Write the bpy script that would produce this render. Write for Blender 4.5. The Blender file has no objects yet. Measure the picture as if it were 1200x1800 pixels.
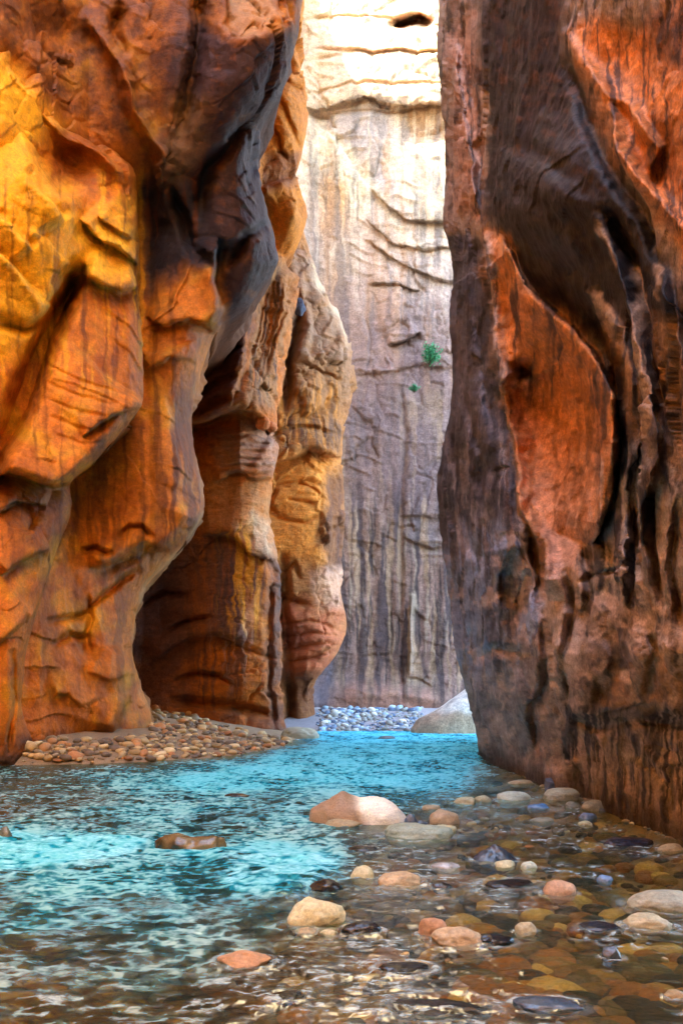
import bpy, bmesh, math, random
import numpy as np
random.seed(7)
rng = np.random.default_rng(7)
R = math.radians
scn = bpy.context.scene
COL = scn.collection

# ------------------------------------------------------------------ camera, sky, sun, exposure
F, CX, HY, CAMZ = 1450.0, 600.0, 1231.0, 1.5          # focal length in photo pixels, horizon row, eye height
cam = bpy.data.cameras.new('camera')
cam.sensor_fit = 'VERTICAL'; cam.sensor_height = 36.0; cam.lens = 36.0 * F / 1800.0
cam.shift_y = (HY - 900.0) / 1800.0
cam.clip_end = 600; cam.clip_start = 0.05
camo = bpy.data.objects.new('camera', cam); COL.objects.link(camo)
camo.location = (0, 0, CAMZ); camo.rotation_euler = (R(90), 0, 0)
scn.camera = camo

SUN_TO = np.array([-0.64, -0.14, 0.75]); SUN_TO /= np.linalg.norm(SUN_TO)
world = bpy.data.worlds.new('World'); scn.world = world; world.use_nodes = True
wn = world.node_tree.nodes; wl = world.node_tree.links
bg = wn['Background']; sky = wn.new('ShaderNodeTexSky'); sky.sky_type = 'NISHITA'; sky.sun_disc = False
sky.sun_elevation = math.asin(SUN_TO[2]); sky.sun_rotation = math.atan2(SUN_TO[0], SUN_TO[1])
wl.new(sky.outputs[0], bg.inputs[0]); bg.inputs[1].default_value = 0.15
sun = bpy.data.lights.new('sun', 'SUN'); sun.energy = 3.2; sun.angle = R(0.5); sun.color = (1.0, 0.91, 0.74)
suno = bpy.data.objects.new('sun', sun); COL.objects.link(suno)
from mathutils import Vector
suno.rotation_euler = Vector(SUN_TO).to_track_quat('Z', 'Y').to_euler()
suno.location = (-40, -40, 80)
scn.view_settings.view_transform = 'Standard'; scn.view_settings.look = 'None'
scn.view_settings.exposure = 3.9; scn.view_settings.gamma = 1.0
scn.view_settings.use_curve_mapping = False
scn.render.engine = 'CYCLES'
scn.cycles.use_denoising = True
scn.cycles.max_bounces = 6; scn.cycles.diffuse_bounces = 3; scn.cycles.glossy_bounces = 2
scn.cycles.use_adaptive_sampling = True; scn.cycles.adaptive_threshold = 0.025
scn.cycles.transparent_max_bounces = 8; scn.cycles.sample_clamp_indirect = 6.0
scn.cycles.caustics_reflective = False

STEP = 2.2   # grid step of the rock surfaces, photo pixels

# ------------------------------------------------------------------ numpy noise
_perm = rng.permutation(256).astype(np.int32); _perm = np.concatenate([_perm, _perm, _perm])
_g = rng.normal(size=(256, 3)).astype(np.float32); _g /= np.linalg.norm(_g, axis=1)[:, None]
def pn(x, y, z=None, seed=0):
    x = np.asarray(x, np.float32) + seed * 17.13; y = np.asarray(y, np.float32) + seed * 5.71
    z = np.zeros_like(x) if z is None else np.asarray(z, np.float32)
    z = z + np.float32(seed * 9.37)
    x, y, z = np.broadcast_arrays(x, y, z)
    xi = np.floor(x).astype(np.int32); yi = np.floor(y).astype(np.int32); zi = np.floor(z).astype(np.int32)
    fx = x - xi; fy = y - yi; fz = z - zi
    u = fx*fx*fx*(fx*(fx*6-15)+10); v = fy*fy*fy*(fy*(fy*6-15)+10); w = fz*fz*fz*(fz*(fz*6-15)+10)
    xi &= 255; yi &= 255; zi &= 255
    out = 0
    for dx in (0, 1):
        a = _perm[xi + dx]; wx = u if dx else 1 - u
        for dy in (0, 1):
            b = _perm[a + yi + dy]; wy = v if dy else 1 - v
            for dz in (0, 1):
                g = _g[_perm[b + zi + dz] & 255]; wz = w if dz else 1 - w
                out = out + wx*wy*wz*(g[..., 0]*(fx-dx) + g[..., 1]*(fy-dy) + g[..., 2]*(fz-dz))
    return out * 1.5
def fbm(x, y, z=None, o=4, seed=0, gain=0.5, lac=2.03):
    s, a, f, t = 0, 1.0, 1.0, 0
    for k in range(o):
        s = s + a * pn(np.asarray(x)*f, np.asarray(y)*f, None if z is None else np.asarray(z)*f, seed + k); t += a
        a *= gain; f *= lac
    return s / t
def ridge(x, y, z=None, o=3, seed=0, gain=0.5):
    s, a, f, t = 0, 1.0, 1.0, 0
    for k in range(o):
        s = s + a * (1 - 2*np.abs(pn(np.asarray(x)*f, np.asarray(y)*f, None if z is None else np.asarray(z)*f, seed + k))); t += a
        a *= gain; f *= 2.1
    return s / t
def facet(s, z, seed):
    """planar chips with crisp borders, as sandstone spalls: nearest-cell planes in wall coordinates"""
    si = np.floor(s); zi = np.floor(z); best = np.full(s.shape, 9e9, np.float32); out = np.zeros(s.shape, np.float32); sec = best.copy()
    for a in (-1, 0, 1):
        for b in (-1, 0, 1):
            ci = (si + a).astype(np.int64); cj = (zi + b).astype(np.int64)
            h = _perm[(_perm[(ci + seed*7) & 255] + cj) & 255]; g = _g[h]; g2 = _g[(h + 101) & 255]
            ds = s - (ci + 0.5 + 0.42*g[..., 0]); dz = z - (cj + 0.5 + 0.42*g[..., 1]); d = ds*ds + dz*dz
            pl = 1.3*(ds*g2[..., 0] + dz*g2[..., 1]) + 0.6*g2[..., 2]
            m = d < best; sec = np.where(m, best, np.minimum(sec, d)); out = np.where(m, pl, out); best = np.where(m, d, best)
    return out - 0.5*np.exp(-(np.sqrt(sec) - np.sqrt(best))/0.06)
def sst(a, b, x):
    t = np.clip((x - a) / (b - a), 0, 1); return t*t*(3-2*t)
def C(r, g, b):                       # sRGB 0..255 -> linear
    c = np.array([r, g, b], float) / 255
    return np.where(c <= 0.04045, c/12.92, ((c+0.055)/1.055)**2.4)

# ------------------------------------------------------------------ shape vocabulary on a rock face (photo pixels, metres)
def seg_dist(u, v, pts):
    """distance to polyline, side (+1 = left of travel direction with v down), position 0..1 along it"""
    pts = np.asarray(pts, float); best = np.full(u.shape, 1e9); side = np.zeros(u.shape); tt = np.zeros(u.shape)
    L = np.r_[0, np.cumsum(np.hypot(*np.diff(pts, axis=0).T))]
    for i in range(len(pts)-1):
        a, b = pts[i], pts[i+1]; d = b - a; l2 = (d**2).sum()
        t = np.clip(((u-a[0])*d[0] + (v-a[1])*d[1]) / l2, 0, 1)
        du = u - a[0] - t*d[0]; dv = v - a[1] - t*d[1]
        dist = np.hypot(du, dv); m = dist < best
        best = np.where(m, dist, best)
        side = np.where(m, np.sign(d[1]*du - d[0]*dv), side)
        tt = np.where(m, (L[i] + t*math.sqrt(l2)) / L[-1], tt)
    return best, side, tt
class Face:
    """collects relief (metres towards the eye are negative) on a grid of photo pixels"""
    def __init__(s, u, v, warp=7, seed=1):
        s.u0, s.v0 = u, v
        s.u = u + warp*fbm(u/45, v/45, None, 3, seed) + 0.12*warp*pn(u/11, v/11, None, seed+5)
        s.v = v + warp*fbm(u/45, v/45, None, 3, seed+9) + 0.12*warp*pn(u/11, v/11, None, seed+15)
        s.d = np.zeros(u.shape)
    def box(s, pts, m):
        p = np.asarray(pts, float)
        return (s.u > p[:, 0].min()-m) & (s.u < p[:, 0].max()+m) & (s.v > p[:, 1].min()-m) & (s.v < p[:, 1].max()+m)
    def groove(s, pts, amp, w, taper=0.15):
        k = s.box(pts, 4*w)
        if not k.any(): return
        d, _, t = seg_dist(s.u[k], s.v[k], pts)
        tp = np.clip(t/taper, 0, 1)*np.clip((1-t)/taper, 0, 1) if taper else 1
        s.d[k] += 1.3*amp*np.exp(-(d/(0.85*w))**2)*(0.35 + 0.65*tp)
    def edge(s, pts, h, wn, wf=6.0, hf=0.0, wff=30.0, taper=0.12):
        """the side on the RIGHT of travel (v down) stands h metres nearer, rounding off over wn; the other side drops behind it"""
        m = max(4*wn, 4*wff)
        k = s.box(pts, m)
        if not k.any(): return
        d, sd, t = seg_dist(s.u[k], s.v[k], pts)
        tp = np.clip(t/taper, 0, 1)*np.clip((1-t)/taper, 0, 1) if taper else 1
        h = 1.35*h; near = -h*np.exp(-(d/wn))*np.clip(1.0 - 0.55*np.exp(-d/(0.16*wn)), 0, 1)
        far = hf*np.exp(-(d/wff)) - h*0.45*np.exp(-(d/(0.4*wf)))
        s.d[k] += np.where(sd > 0, far, near)*tp
    def bump(s, cx, cy, rx, ry, amp, rot=0, p=2.0):
        c, q = math.cos(R(rot)), math.sin(R(rot))
        du, dv = s.u-cx, s.v-cy; a = (du*c + dv*q)/rx; b = (-du*q + dv*c)/ry
        s.d += amp*np.exp(-(a*a + b*b)**(p/2))
def poly_mask(u, v, pts, soft=10.0):
    pts = np.asarray(pts, float); out = np.zeros(u.shape)
    k = (u > pts[:, 0].min()-soft) & (u < pts[:, 0].max()+soft) & (v > pts[:, 1].min()-soft) & (v < pts[:, 1].max()+soft)
    if not k.any(): return out
    uu, vv = u[k], v[k]; ins = np.zeros(uu.shape, bool); n = len(pts)
    for i in range(n):
        a, b = pts[i], pts[(i+1) % n]
        if a[1] == b[1]: continue
        c = ((a[1] > vv) != (b[1] > vv)) & (uu < (b[0]-a[0])*(vv-a[1])/(b[1]-a[1]) + a[0]); ins ^= c
    d, _, _ = seg_dist(uu, vv, np.vstack([pts, pts[:1]]))
    out[k] = np.clip(0.5 + np.where(ins, d, -d)/(2*soft), 0, 1)
    return out
class Paint:
    def __init__(s, u, v, P, base, seed=3):
        s.u0, s.v0 = u, v; s.P = P
        s.w1 = fbm(u/26, v/40, None, 4, seed); s.w2 = fbm(u/26, v/40, None, 4, seed+20)
        s.u = u + 16*s.w1; s.v = v + 16*s.w2
        # vertical seepage pattern, fine patches
        s.st = fbm(u/13 + 0.8*s.w1, v/260, None, 4, seed+31, 0.6)
        s.pt = fbm(u/30, v/30, None, 5, seed+41, 0.6)
        s.c = np.empty(u.shape + (3,)); s.c[:] = base
    def mix(s, m, col):
        m = np.clip(m, 0, 1)[..., None]; s.c = s.c*(1-m) + np.asarray(col)*m
    def poly(s, pts, col, k=1.0, soft=12, st=0.0, pt=0.0):
        m = poly_mask(s.u, s.v, pts, soft)
        m = m*(1 + st*2.2*s.st + pt*2.0*s.pt)*k
        s.mix(m, col)
    def line(s, pts, col, w, k=1.0, taper=0.15, st=0.0):
        d, _, t = seg_dist(s.u, s.v, pts)
        tp = np.clip(t/taper, 0, 1)*np.clip((1-t)/taper, 0, 1) if taper else 1
        s.mix(k*np.exp(-(d/w)**2)*tp*(1+st*2*s.st), col)
    def streak(s, u0, u1, v0, v1, col, w, k=1.0, thr=0.05, seed=0, soft=40):
        """runs of mineral stain washed down the face"""
        n = 1.15*fbm(s.u0/w + 0.6*s.w1, s.v0/(w*16) + seed, None, 3, 50+seed, 0.5)
        m = sst(thr, thr+0.25, n)*sst(u0-soft*.5, u0+soft*.5, s.u)*(1-sst(u1-soft*.5, u1+soft*.5, s.u))*sst(v0-soft, v0+soft, s.v + 60*n)*(1-sst(v1-soft, v1+soft, s.v + 60*n))
        s.mix(m*k, col)

def ray(u, v, d):
    return np.stack([(u-CX)/F*d, d, CAMZ + (HY-v)/F*d], -1)
def at(u, v, d):
    return Vector(((u-CX)/F*d, d, CAMZ + (HY-v)/F*d))
def on_water(u, v, z=0.0):
    d = (CAMZ - z)*F/(v-HY); return Vector(((u-CX)/F*d, d, z))

def mesh_from(name, V, Q, col=None, mat=None, attrs=None):
    me = bpy.data.meshes.new(name); V = np.asarray(V, np.float32).reshape(-1, 3); Q = np.asarray(Q, np.int32).reshape(-1, 4)
    me.vertices.add(len(V)); me.vertices.foreach_set('co', V.ravel())
    me.loops.add(Q.size); me.loops.foreach_set('vertex_index', Q.ravel())
    me.polygons.add(len(Q)); me.polygons.foreach_set('loop_start', np.arange(0, Q.size, 4, dtype=np.int32))
    me.polygons.foreach_set('use_smooth', np.ones(len(Q), bool))
    me.update(calc_edges=True)
    if col is not None:
        a = me.color_attributes.new('Col', 'FLOAT_COLOR', 'POINT')
        c = np.ones((len(V), 4), np.float32); c[:, :3] = np.clip(col.reshape(-1, 3), 0.004, 0.92); a.data.foreach_set('color', c.ravel())
    for k, x in (attrs or {}).items():
        a = me.attributes.new(k, 'FLOAT', 'POINT'); a.data.foreach_set('value', np.asarray(x, np.float32).ravel())
    if mat: me.materials.append(mat)
    return me
def grid_quads(nr, nc, flip=False):
    i = np.arange(nr*nc).reshape(nr, nc)
    q = np.stack([i[:-1, :-1], i[1:, :-1], i[1:, 1:], i[:-1, 1:]], -1).reshape(-1, 4)
    return q[:, ::-1] if flip else q
def add(name, me, kind=None, label=None, cat=None, group=None, parent=None, loc=None):
    o = bpy.data.objects.new(name, me); COL.objects.link(o)
    if kind: o['kind'] = kind
    if label: o['label'] = label
    if cat: o['category'] = cat
    if group: o['group'] = group
    if parent: o.parent = parent
    if loc is not None: o.location = loc
    return o

# ------------------------------------------------------------------ materials
def nodes(name):
    m = bpy.data.materials.new(name); m.use_nodes = True; nt = m.node_tree
    b = nt.nodes['Principled BSDF']; return m, nt, b
def N(nt, t, **kw):
    n = nt.nodes.new(t)
    for k, x in kw.items():
        if hasattr(n, k): setattr(n, k, x)
    return n
def rock_mat(name, scale=1.0, rough=0.82, bump=0.35, tilt=(0.25, 0.1), spec=0.25, bw=0.6, fine=0.3):
    """sandstone: colour from the stain layers, fine grain and thin cross-bedding on top"""
    m, nt, b = nodes(name); L = nt.links
    at_ = N(nt, 'ShaderNodeAttribute'); at_.attribute_name = 'Col'
    tc = N(nt, 'ShaderNodeTexCoord')
    mp = N(nt, 'ShaderNodeMapping'); mp.inputs['Rotation'].default_value = (tilt[0], tilt[1], 0); mp.inputs['Scale'].default_value = (0.35*scale, 0.35*scale, 3.2*scale)
    L.new(tc.outputs['Object'], mp.inputs['Vector'])
    bed = N(nt, 'ShaderNodeTexNoise'); bed.inputs['Scale'].default_value = 1.6; bed.inputs['Detail'].default_value = 4; bed.inputs['Roughness'].default_value = 0.62; bed.inputs['Distortion'].default_value = 0.4
    L.new(mp.outputs[0], bed.inputs['Vector'])
    gr = N(nt, 'ShaderNodeTexNoise'); gr.inputs['Scale'].default_value = 5.0*scale; gr.inputs['Detail'].default_value = 6; gr.inputs['Roughness'].default_value = 0.7
    L.new(tc.outputs['Object'], gr.inputs['Vector'])
    # value variation
    mr = N(nt, 'ShaderNodeMapRange'); mr.inputs[1].default_value = 0.3; mr.inputs[2].default_value = 0.7; mr.inputs[3].default_value = 1 - 0.22*bw; mr.inputs[4].default_value = 1 + 0.18*bw
    L.new(bed.outputs['Fac'], mr.inputs[0])
    mr2 = N(nt, 'ShaderNodeMapRange'); mr2.inputs[1].default_value = 0.3; mr2.inputs[2].default_value = 0.7; mr2.inputs[3].default_value = 0.7; mr2.inputs[4].default_value = 1.25
    L.new(gr.outputs['Fac'], mr2.inputs[0])
    mu = N(nt, 'ShaderNodeMath', operation='MULTIPLY'); L.new(mr.outputs[0], mu.inputs[0]); L.new(mr2.outputs[0], mu.inputs[1])
    fg = N(nt, 'ShaderNodeTexNoise'); fg.inputs['Scale'].default_value = 26*scale; fg.inputs['Detail'].default_value = 2; fg.inputs['Roughness'].default_value = 0.7; L.new(tc.outputs['Object'], fg.inputs['Vector'])
    mr3 = N(nt, 'ShaderNodeMapRange'); mr3.inputs[1].default_value = 0.3; mr3.inputs[2].default_value = 0.7; mr3.inputs[3].default_value = 1 - fine; mr3.inputs[4].default_value = 1 + 0.9*fine; L.new(fg.outputs['Fac'], mr3.inputs[0])
    mu2 = N(nt, 'ShaderNodeMath', operation='MULTIPLY'); L.new(mu.outputs[0], mu2.inputs[0]); L.new(mr3.outputs[0], mu2.inputs[1]); mu = mu2
    vm = N(nt, 'ShaderNodeVectorMath', operation='SCALE'); L.new(at_.outputs['Color'], vm.inputs[0]); L.new(mu.outputs[0], vm.inputs['Scale'])
    L.new(vm.outputs[0], b.inputs['Base Color'])
    b.inputs['Roughness'].default_value = rough; b.inputs['Specular IOR Level'].default_value = spec
    ad = N(nt, 'ShaderNodeMath', operation='MULTIPLY_ADD'); L.new(bed.outputs['Fac'], ad.inputs[0]); ad.inputs[1].default_value = bw
    m2 = N(nt, 'ShaderNodeMath', operation='MULTIPLY'); m2.inputs[1].default_value = 0.8; L.new(gr.outputs['Fac'], m2.inputs[0]); L.new(m2.outputs[0], ad.inputs[2])
    f2 = N(nt, 'ShaderNodeMath', operation='MULTIPLY_ADD'); f2.inputs[1].default_value = 0.22; L.new(fg.outputs['Fac'], f2.inputs[0]); L.new(ad.outputs[0], f2.inputs[2])
    bp = N(nt, 'ShaderNodeBump'); bp.inputs['Strength'].default_value = bump; bp.inputs['Distance'].default_value = 0.22/scale
    L.new(f2.outputs[0], bp.inputs['Height']); L.new(bp.outputs[0], b.inputs['Normal'])
    return m
M_left = rock_mat('warm_sandstone', 1.0, 0.58, 0.36, spec=0.18, bw=0.3, fine=0.18)
M_mid = rock_mat('banded_sandstone', 0.9, 0.75, 0.6, (0.3, -0.2))
M_right = rock_mat('varnished_sandstone', 1.6, 0.58, 0.32, (-0.5, 0.2), 0.12, 0.15)
M_far = rock_mat('pale_sandstone', 0.45, 0.9, 0.35, (0.15, 0.12), 0.2, 0.3)
M_stone = rock_mat('river_stone', 9.0, 0.55, 0.22, (0.4, 0.3), 0.4)
M_wet = rock_mat('wet_stone', 9.0, 0.16, 0.15, (0.4, 0.3), 0.6)
M_bed = rock_mat('river_gravel', 7.0, 0.8, 0.4)

# ------------------------------------------------------------------ cliffs
def rows(v0, v1, top=-1800):
    return np.r_[np.linspace(top, -40, 70)[:-1], np.arange(-40, v1, STEP)] if v0 is None else np.r_[np.arange(v0, v1, STEP)]
def rock_noise(P, n, seed, big=0.35, mid=0.16, small=0.05, flute=(1, 1, 0.45), s=1.0, bed=0.05, fac=0.0, fth=0.0, fmask=1.0):
    x, y, z = P[..., 0]/s, P[..., 1]/s, P[..., 2]/s
    wx = 0.8*fbm(x/3, y/3, z/3, 2, seed+60); wz = 0.8*fbm(x/3, y/3, z/3, 2, seed+70)
    h = big*fbm(x/3.2, y/3.2, z/4.2, 3, seed)
    h = h + mid*ridge(x/1.5*flute[0] + wx, y/1.5*flute[1], z/1.5*flute[2] + wz, 3, seed+11, 0.45)
    h = h + small*ridge(x/0.42, y/0.42, z/0.30, 2, seed+23)
    # broken bedding ledges
    q = z*1.5 + 0.35*x + 1.6*fbm(x/4, y/4, z/4, 3, seed+33); fr = q - np.floor(q)
    msk = sst(0.02, 0.28, fbm(x/1.9, y/1.9, z/1.3, 3, seed+43))
    h = h + bed*msk*(1 - fr)**2*2.0
    if fac:
        sw = (x*abs(n[1]) + y*abs(n[0])); w1 = 0.35*fbm(x/1.1, y/1.1, z/1.1, 3, seed+53); tilt_ = 0.35
        fm = sst(fth - 0.15, fth + 0.15, fbm(x/3.6, y/3.6, z/3.6, 2, seed+63))
        fm = fm*fmask
        h = h + fac*fm*facet((sw + tilt_*z)/1.9 + w1, z/2.6 - 0.2*sw + w1, seed) + 0.36*fac*fmask*(0.25 + 0.75*fm)*facet((sw - tilt_*z)/0.62 + 1.6*w1, z/0.75 + 1.6*w1, seed+2)
    return h*s
def build_sheet(name, vrows, ul, ur, ncol, base, feats, paint, n, noise, mat, roundW=60, roundR=2.0, side=1, skirt=(0.25, 1), seed=1, label=None, warp=7, dens=None):
    nr = len(vrows); t = np.linspace(0, 1, ncol) if dens is None else dens
    v = np.repeat(vrows[:, None], ncol, 1)
    U0 = ul(vrows)[:, None]; U1 = ur(vrows)[:, None]
    u = U0 + (U1-U0)*t[None]
    fc = Face(u, v, warp, seed)
    feats(fc)
    d = base(u, v) + fc.d
    dist = (U1-u) if side > 0 else (u-U0)            # silhouette rounding
    q = 1 - np.clip(dist/roundW, 0, 1)
    d = d + roundR*(1 - np.sqrt(np.clip(1 - q*q*0.98, 0, 1)))
    P = ray(u, v, d)
    h = rock_noise(P, n, **{**noise, 'fmask': noise['fmask'](u, v) if 'fmask' in noise else 1.0})
    P = P + h[..., None]*np.asarray(n)
    pa = paint(u, v, P)
    wet_ = sst(0.45, 0.08, P[..., 2] + 0.25*fbm(P[..., 0]*1.5, P[..., 1]*1.5, None, 3, seed+90))[..., None]*0.85; pa = pa*(1 - wet_) + np.array([0.045, 0.028, 0.018])*wet_
    # the flank turns away behind the silhouette
    K = 16; ext = []; extc = []
    e = P[:, -1] if side > 0 else P[:, 0]; ec = pa[:, -1] if side > 0 else pa[:, 0]
    for k in range(1, K+1):
        off = np.array([-side*skirt[0]*k*0.6, skirt[1]*k*0.6, 0])
        p = e + off; g_ = min(1, k/3)
        w_ = 0.75*fbm(p[:, 0]/1.6, p[:, 1]/1.6, p[:, 2]/1.6, 4, seed+80, 0.6) + 0.22*ridge(p[:, 0]/0.7, p[:, 1]/0.7, p[:, 2]/0.7, 2, seed+84)
        p = p + w_[:, None]*g_*np.array([side*0.8, 0.3, 0.5])
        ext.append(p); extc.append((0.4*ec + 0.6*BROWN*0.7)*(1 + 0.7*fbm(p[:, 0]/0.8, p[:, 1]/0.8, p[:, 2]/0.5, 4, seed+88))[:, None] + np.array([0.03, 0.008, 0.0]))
    if side > 0:
        P = np.concatenate([P, np.stack(ext, 1)], 1); pa = np.concatenate([pa, np.stack(extc, 1)], 1)
    else:
        P = np.concatenate([np.stack(ext[::-1], 1), P], 1); pa = np.concatenate([np.stack(extc[::-1], 1), pa], 1)
    me = mesh_from(name, P, grid_quads(P.shape[0], P.shape[1]), pa, mat)
    o = add(name, me, 'structure', label)
    return o
def curve(pts):
    p = np.array(pts, float)
    vv, uu = p[:, 1], p[:, 0]
    def f(v):
        k = np.interp(v, vv, uu); kk = (np.interp(v-9, vv, uu) + np.interp(v+9, vv, uu))/2
        return 0.4*k + 0.6*kk
    return f

ORANGE = np.array([0.64, 0.195, 0.016]); DEEP = np.array([0.36, 0.09, 0.012]); YEL = np.array([0.88, 0.44, 0.015]); TAN = np.array([0.50, 0.26, 0.10])
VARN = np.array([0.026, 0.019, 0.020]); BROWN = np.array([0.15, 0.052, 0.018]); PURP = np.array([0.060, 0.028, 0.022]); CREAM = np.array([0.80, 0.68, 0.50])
GREY = np.array([0.33, 0.28, 0.27]); PINK = np.array([0.50, 0.33, 0.26]); BLUEG = np.array([0.17, 0.19, 0.26]); OLIVE = np.array([0.17, 0.105, 0.035])

# ---- near left wall
L1_R = curve([(560, -1400), (540, -60), (531, 0), (525, 60), (506, 120), (488, 175), (449, 232), (449, 300), (470, 390), (488, 460), (463, 500), (438, 542), (400, 565), (381, 580), (366, 610), (350, 650), (337, 705), (333, 745), (340, 795), (352, 845), (360, 882), (355, 910), (330, 947), (298, 985), (252, 1032), (237, 1075), (230, 1115), (233, 1160), (245, 1210), (262, 1262), (272, 1320), (275, 1400)])
def L1_base(u, v):
    d = np.interp(u, [-400, -150, 0, 70, 150, 260, 400, 540], [14.5, 17.0, 19.2, 20.4, 22.6, 24.6, 25.4, 26.2])
    d = d - 2.6*sst(620, 60, v)*sst(80, 330, u) - 0.9*sst(420, 0, v)
    return d + 0.9*sst(300, 150, u)*sst(250, 420, v)*sst(1000, 850, v)
def L1_feat(f):
    f.bump(250, 420, 60, 100, 0.9)
    f.bump(285, 840, 70, 120, -1.0); f.bump(300, 560, 50, 110, -0.5)
    f.edge([(345, 640), (300, 628), (255, 650)], 0.25, 30, 5); f.edge([(380, 585), (330, 560), (290, 575), (250, 560)], 0.35, 30, 5, .2, 14)
    f.edge([(150, 1250), (120, 1220), (90, 1225)], 0.3, 25, 5); f.edge([(240, 1180), (190, 1195), (150, 1180)], 0.25, 30, 4)
    f.edge([(358, 890), (332, 947), (295, 968), (250, 962), (190, 990), (150, 1000)], 1.0, 60, 7, 0.5, 40)
    f.groove([(208, 940), (225, 926), (245, 925), (266, 944)], 0.35, 6)
    f.groove([(142, 968), (165, 965), (190, 972)], 0.4, 6)
    f.groove([(85, 1092), (140, 1082), (165, 1060), (200, 1030), (240, 1000)], 0.3, 7)
    f.groove([(95, 1135), (120, 1115), (150, 1122), (158, 1150)], 0.35, 8)
    f.groove([(150, 1050), (155, 1090), (148, 1120)], 0.25, 5)
    f.bump(150, 1200, 60, 110, -0.6)
    f.edge([(212, 1130), (222, 1180), (228, 1222), (205, 1260), (193, 1300)], 0.7, 40, 8, 0.5, 30)
    f.edge([(378, 420), (374, 490), (383, 545), (381, 585)], 1.0, 40, 8, 0.9, 40)
    f.edge([(250, 620), (300, 618), (340, 600)], 0.4, 40)
    # the dark prow
    f.bump(430, 130, 75, 130, -0.9, 25); f.bump(410, 420, 60, 90, -0.5)
    f.groove([(150, 40), (210, 110), (232, 200), (290, 300), (285, 380)], -0.55, 16)
    f.groove([(200, 20), (190, 60), (215, 110)], 0.4, 12); f.groove([(345, -20), (350, 60), (330, 150), (310, 240)], 0.5, 16)
    f.edge([(400, -30), (395, 40), (420, 66), (460, 55), (475, 20)], 0.5, 30)
    f.groove([(440, 200), (400, 260), (365, 300), (350, 380)], 0.5, 15); f.groove([(300, 330), (330, 420), (370, 470)], 0.4, 12)
    f.groove([(470, 395), (430, 420), (400, 470)], 0.4, 10)
    f.groove([(240, 590), (300, 540), (340, 450)], -0.12, 6)
    f.bump(100, 60, 60, 40, 0.5, 30); f.bump(30, 110, 40, 40, 0.4)
    f.bump(60, 100, 45, 28, -0.4, 40)
def L1_paint(u, v, P):
    p = Paint(u, v, P, ORANGE, 3)
    p.mix(sst(-.2, .4, p.pt)*0.7, DEEP)
    p.mix(sst(0.0, .5, fbm(u/60, v/60, None, 3, 77))*0.5, YEL)
    p.poly([(-200, 60), (0, 100), (60, 175), (110, 230), (60, 260), (80, 330), (150, 380), (240, 400), (244, 500), (130, 490), (60, 620), (-200, 660)], YEL, 0.85, 25, pt=0.3)  # yellow tone paints the glow of bounced light onto this face
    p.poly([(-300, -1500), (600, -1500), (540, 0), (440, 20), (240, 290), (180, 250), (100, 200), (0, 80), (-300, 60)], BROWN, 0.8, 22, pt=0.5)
    p.poly([(60, 215), (150, 235), (230, 300), (160, 340), (90, 310)], DEEP*0.7, 0.7, 12, pt=.4)
    p.poly([(330, 30), (420, 70), (600, 20), (580, 140), (500, 235), (500, 320), (560, 460), (500, 560), (385, 620), (380, 470), (300, 480), (250, 520), (245, 420), (240, 330), (300, 200), (280, 100)], PURP, 1.1, 24, pt=0.3)  # purple varnish, also painted over the underside to hold it in shade
    p.poly([(245, 430), (260, 330), (370, 300), (378, 480), (330, 460), (250, 520)], VARN*1.2, 0.95, 18, pt=.3)  # gap beside the buttress darkened in the colour, deepening its shade
    p.poly([(395, -40), (470, -40), (480, 30), (450, 62), (405, 55)], TAN*0.8, 0.7, 10)
    p.poly([(300, 180), (350, 180), (345, 260), (300, 330), (280, 280)], TAN*0.55, 0.6, 20, pt=.4)
    p.streak(270, 365, 700, 980, DEEP*0.35, 16, 0.75, 0.0, 3)
    p.streak(-50, 360, 330, 1000, DEEP*0.45, 14, 0.6, 0.10, 4); p.streak(60, 360, 540, 1290, BROWN*0.7, 24, 0.5, 0.08, 14); p.streak(-100, 250, 330, 700, YEL*1.1, 18, 0.5, 0.08, 24)
    p.streak(60, 260, 1000, 1310, BROWN, 20, 0.4, 0.1, 6)
    p.poly([(0, 850), (120, 860), (160, 850), (90, 960), (0, 1000)], BROWN*1.3, 0.6, 25, pt=.6)
    p.poly([(-100, 1290), (60, 1290), (300, 1270), (300, 1400), (-100, 1400)], BROWN*0.6, 0.7, 14, pt=.4)
    p.line([(345, 640), (338, 730), (350, 830), (362, 885), (335, 945), (250, 1035), (232, 1110), (245, 1210), (265, 1290)], TAN*1.1, 5, 0.7)
    return p.c
v1 = rows(None, 1375)
L0_R = curve([(-260, -1900), (-60, 0), (0, 88), (62, 166), (112, 222), (182, 260), (234, 302), (240, 380), (247, 470), (243, 520), (247, 600), (252, 690), (247, 716), (204, 768), (166, 812), (122, 848), (124, 880), (118, 915), (90, 985), (64, 1070), (45, 1150), (38, 1240), (62, 1335), (64, 1400)])
def L0_base(u, v):
    d = np.interp(u, [-400, -150, 0, 70, 150, 260], [14.5, 17.0, 19.0, 19.9, 21.0, 22.3])
    return d + 0.9*sst(330, 120, v)
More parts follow.
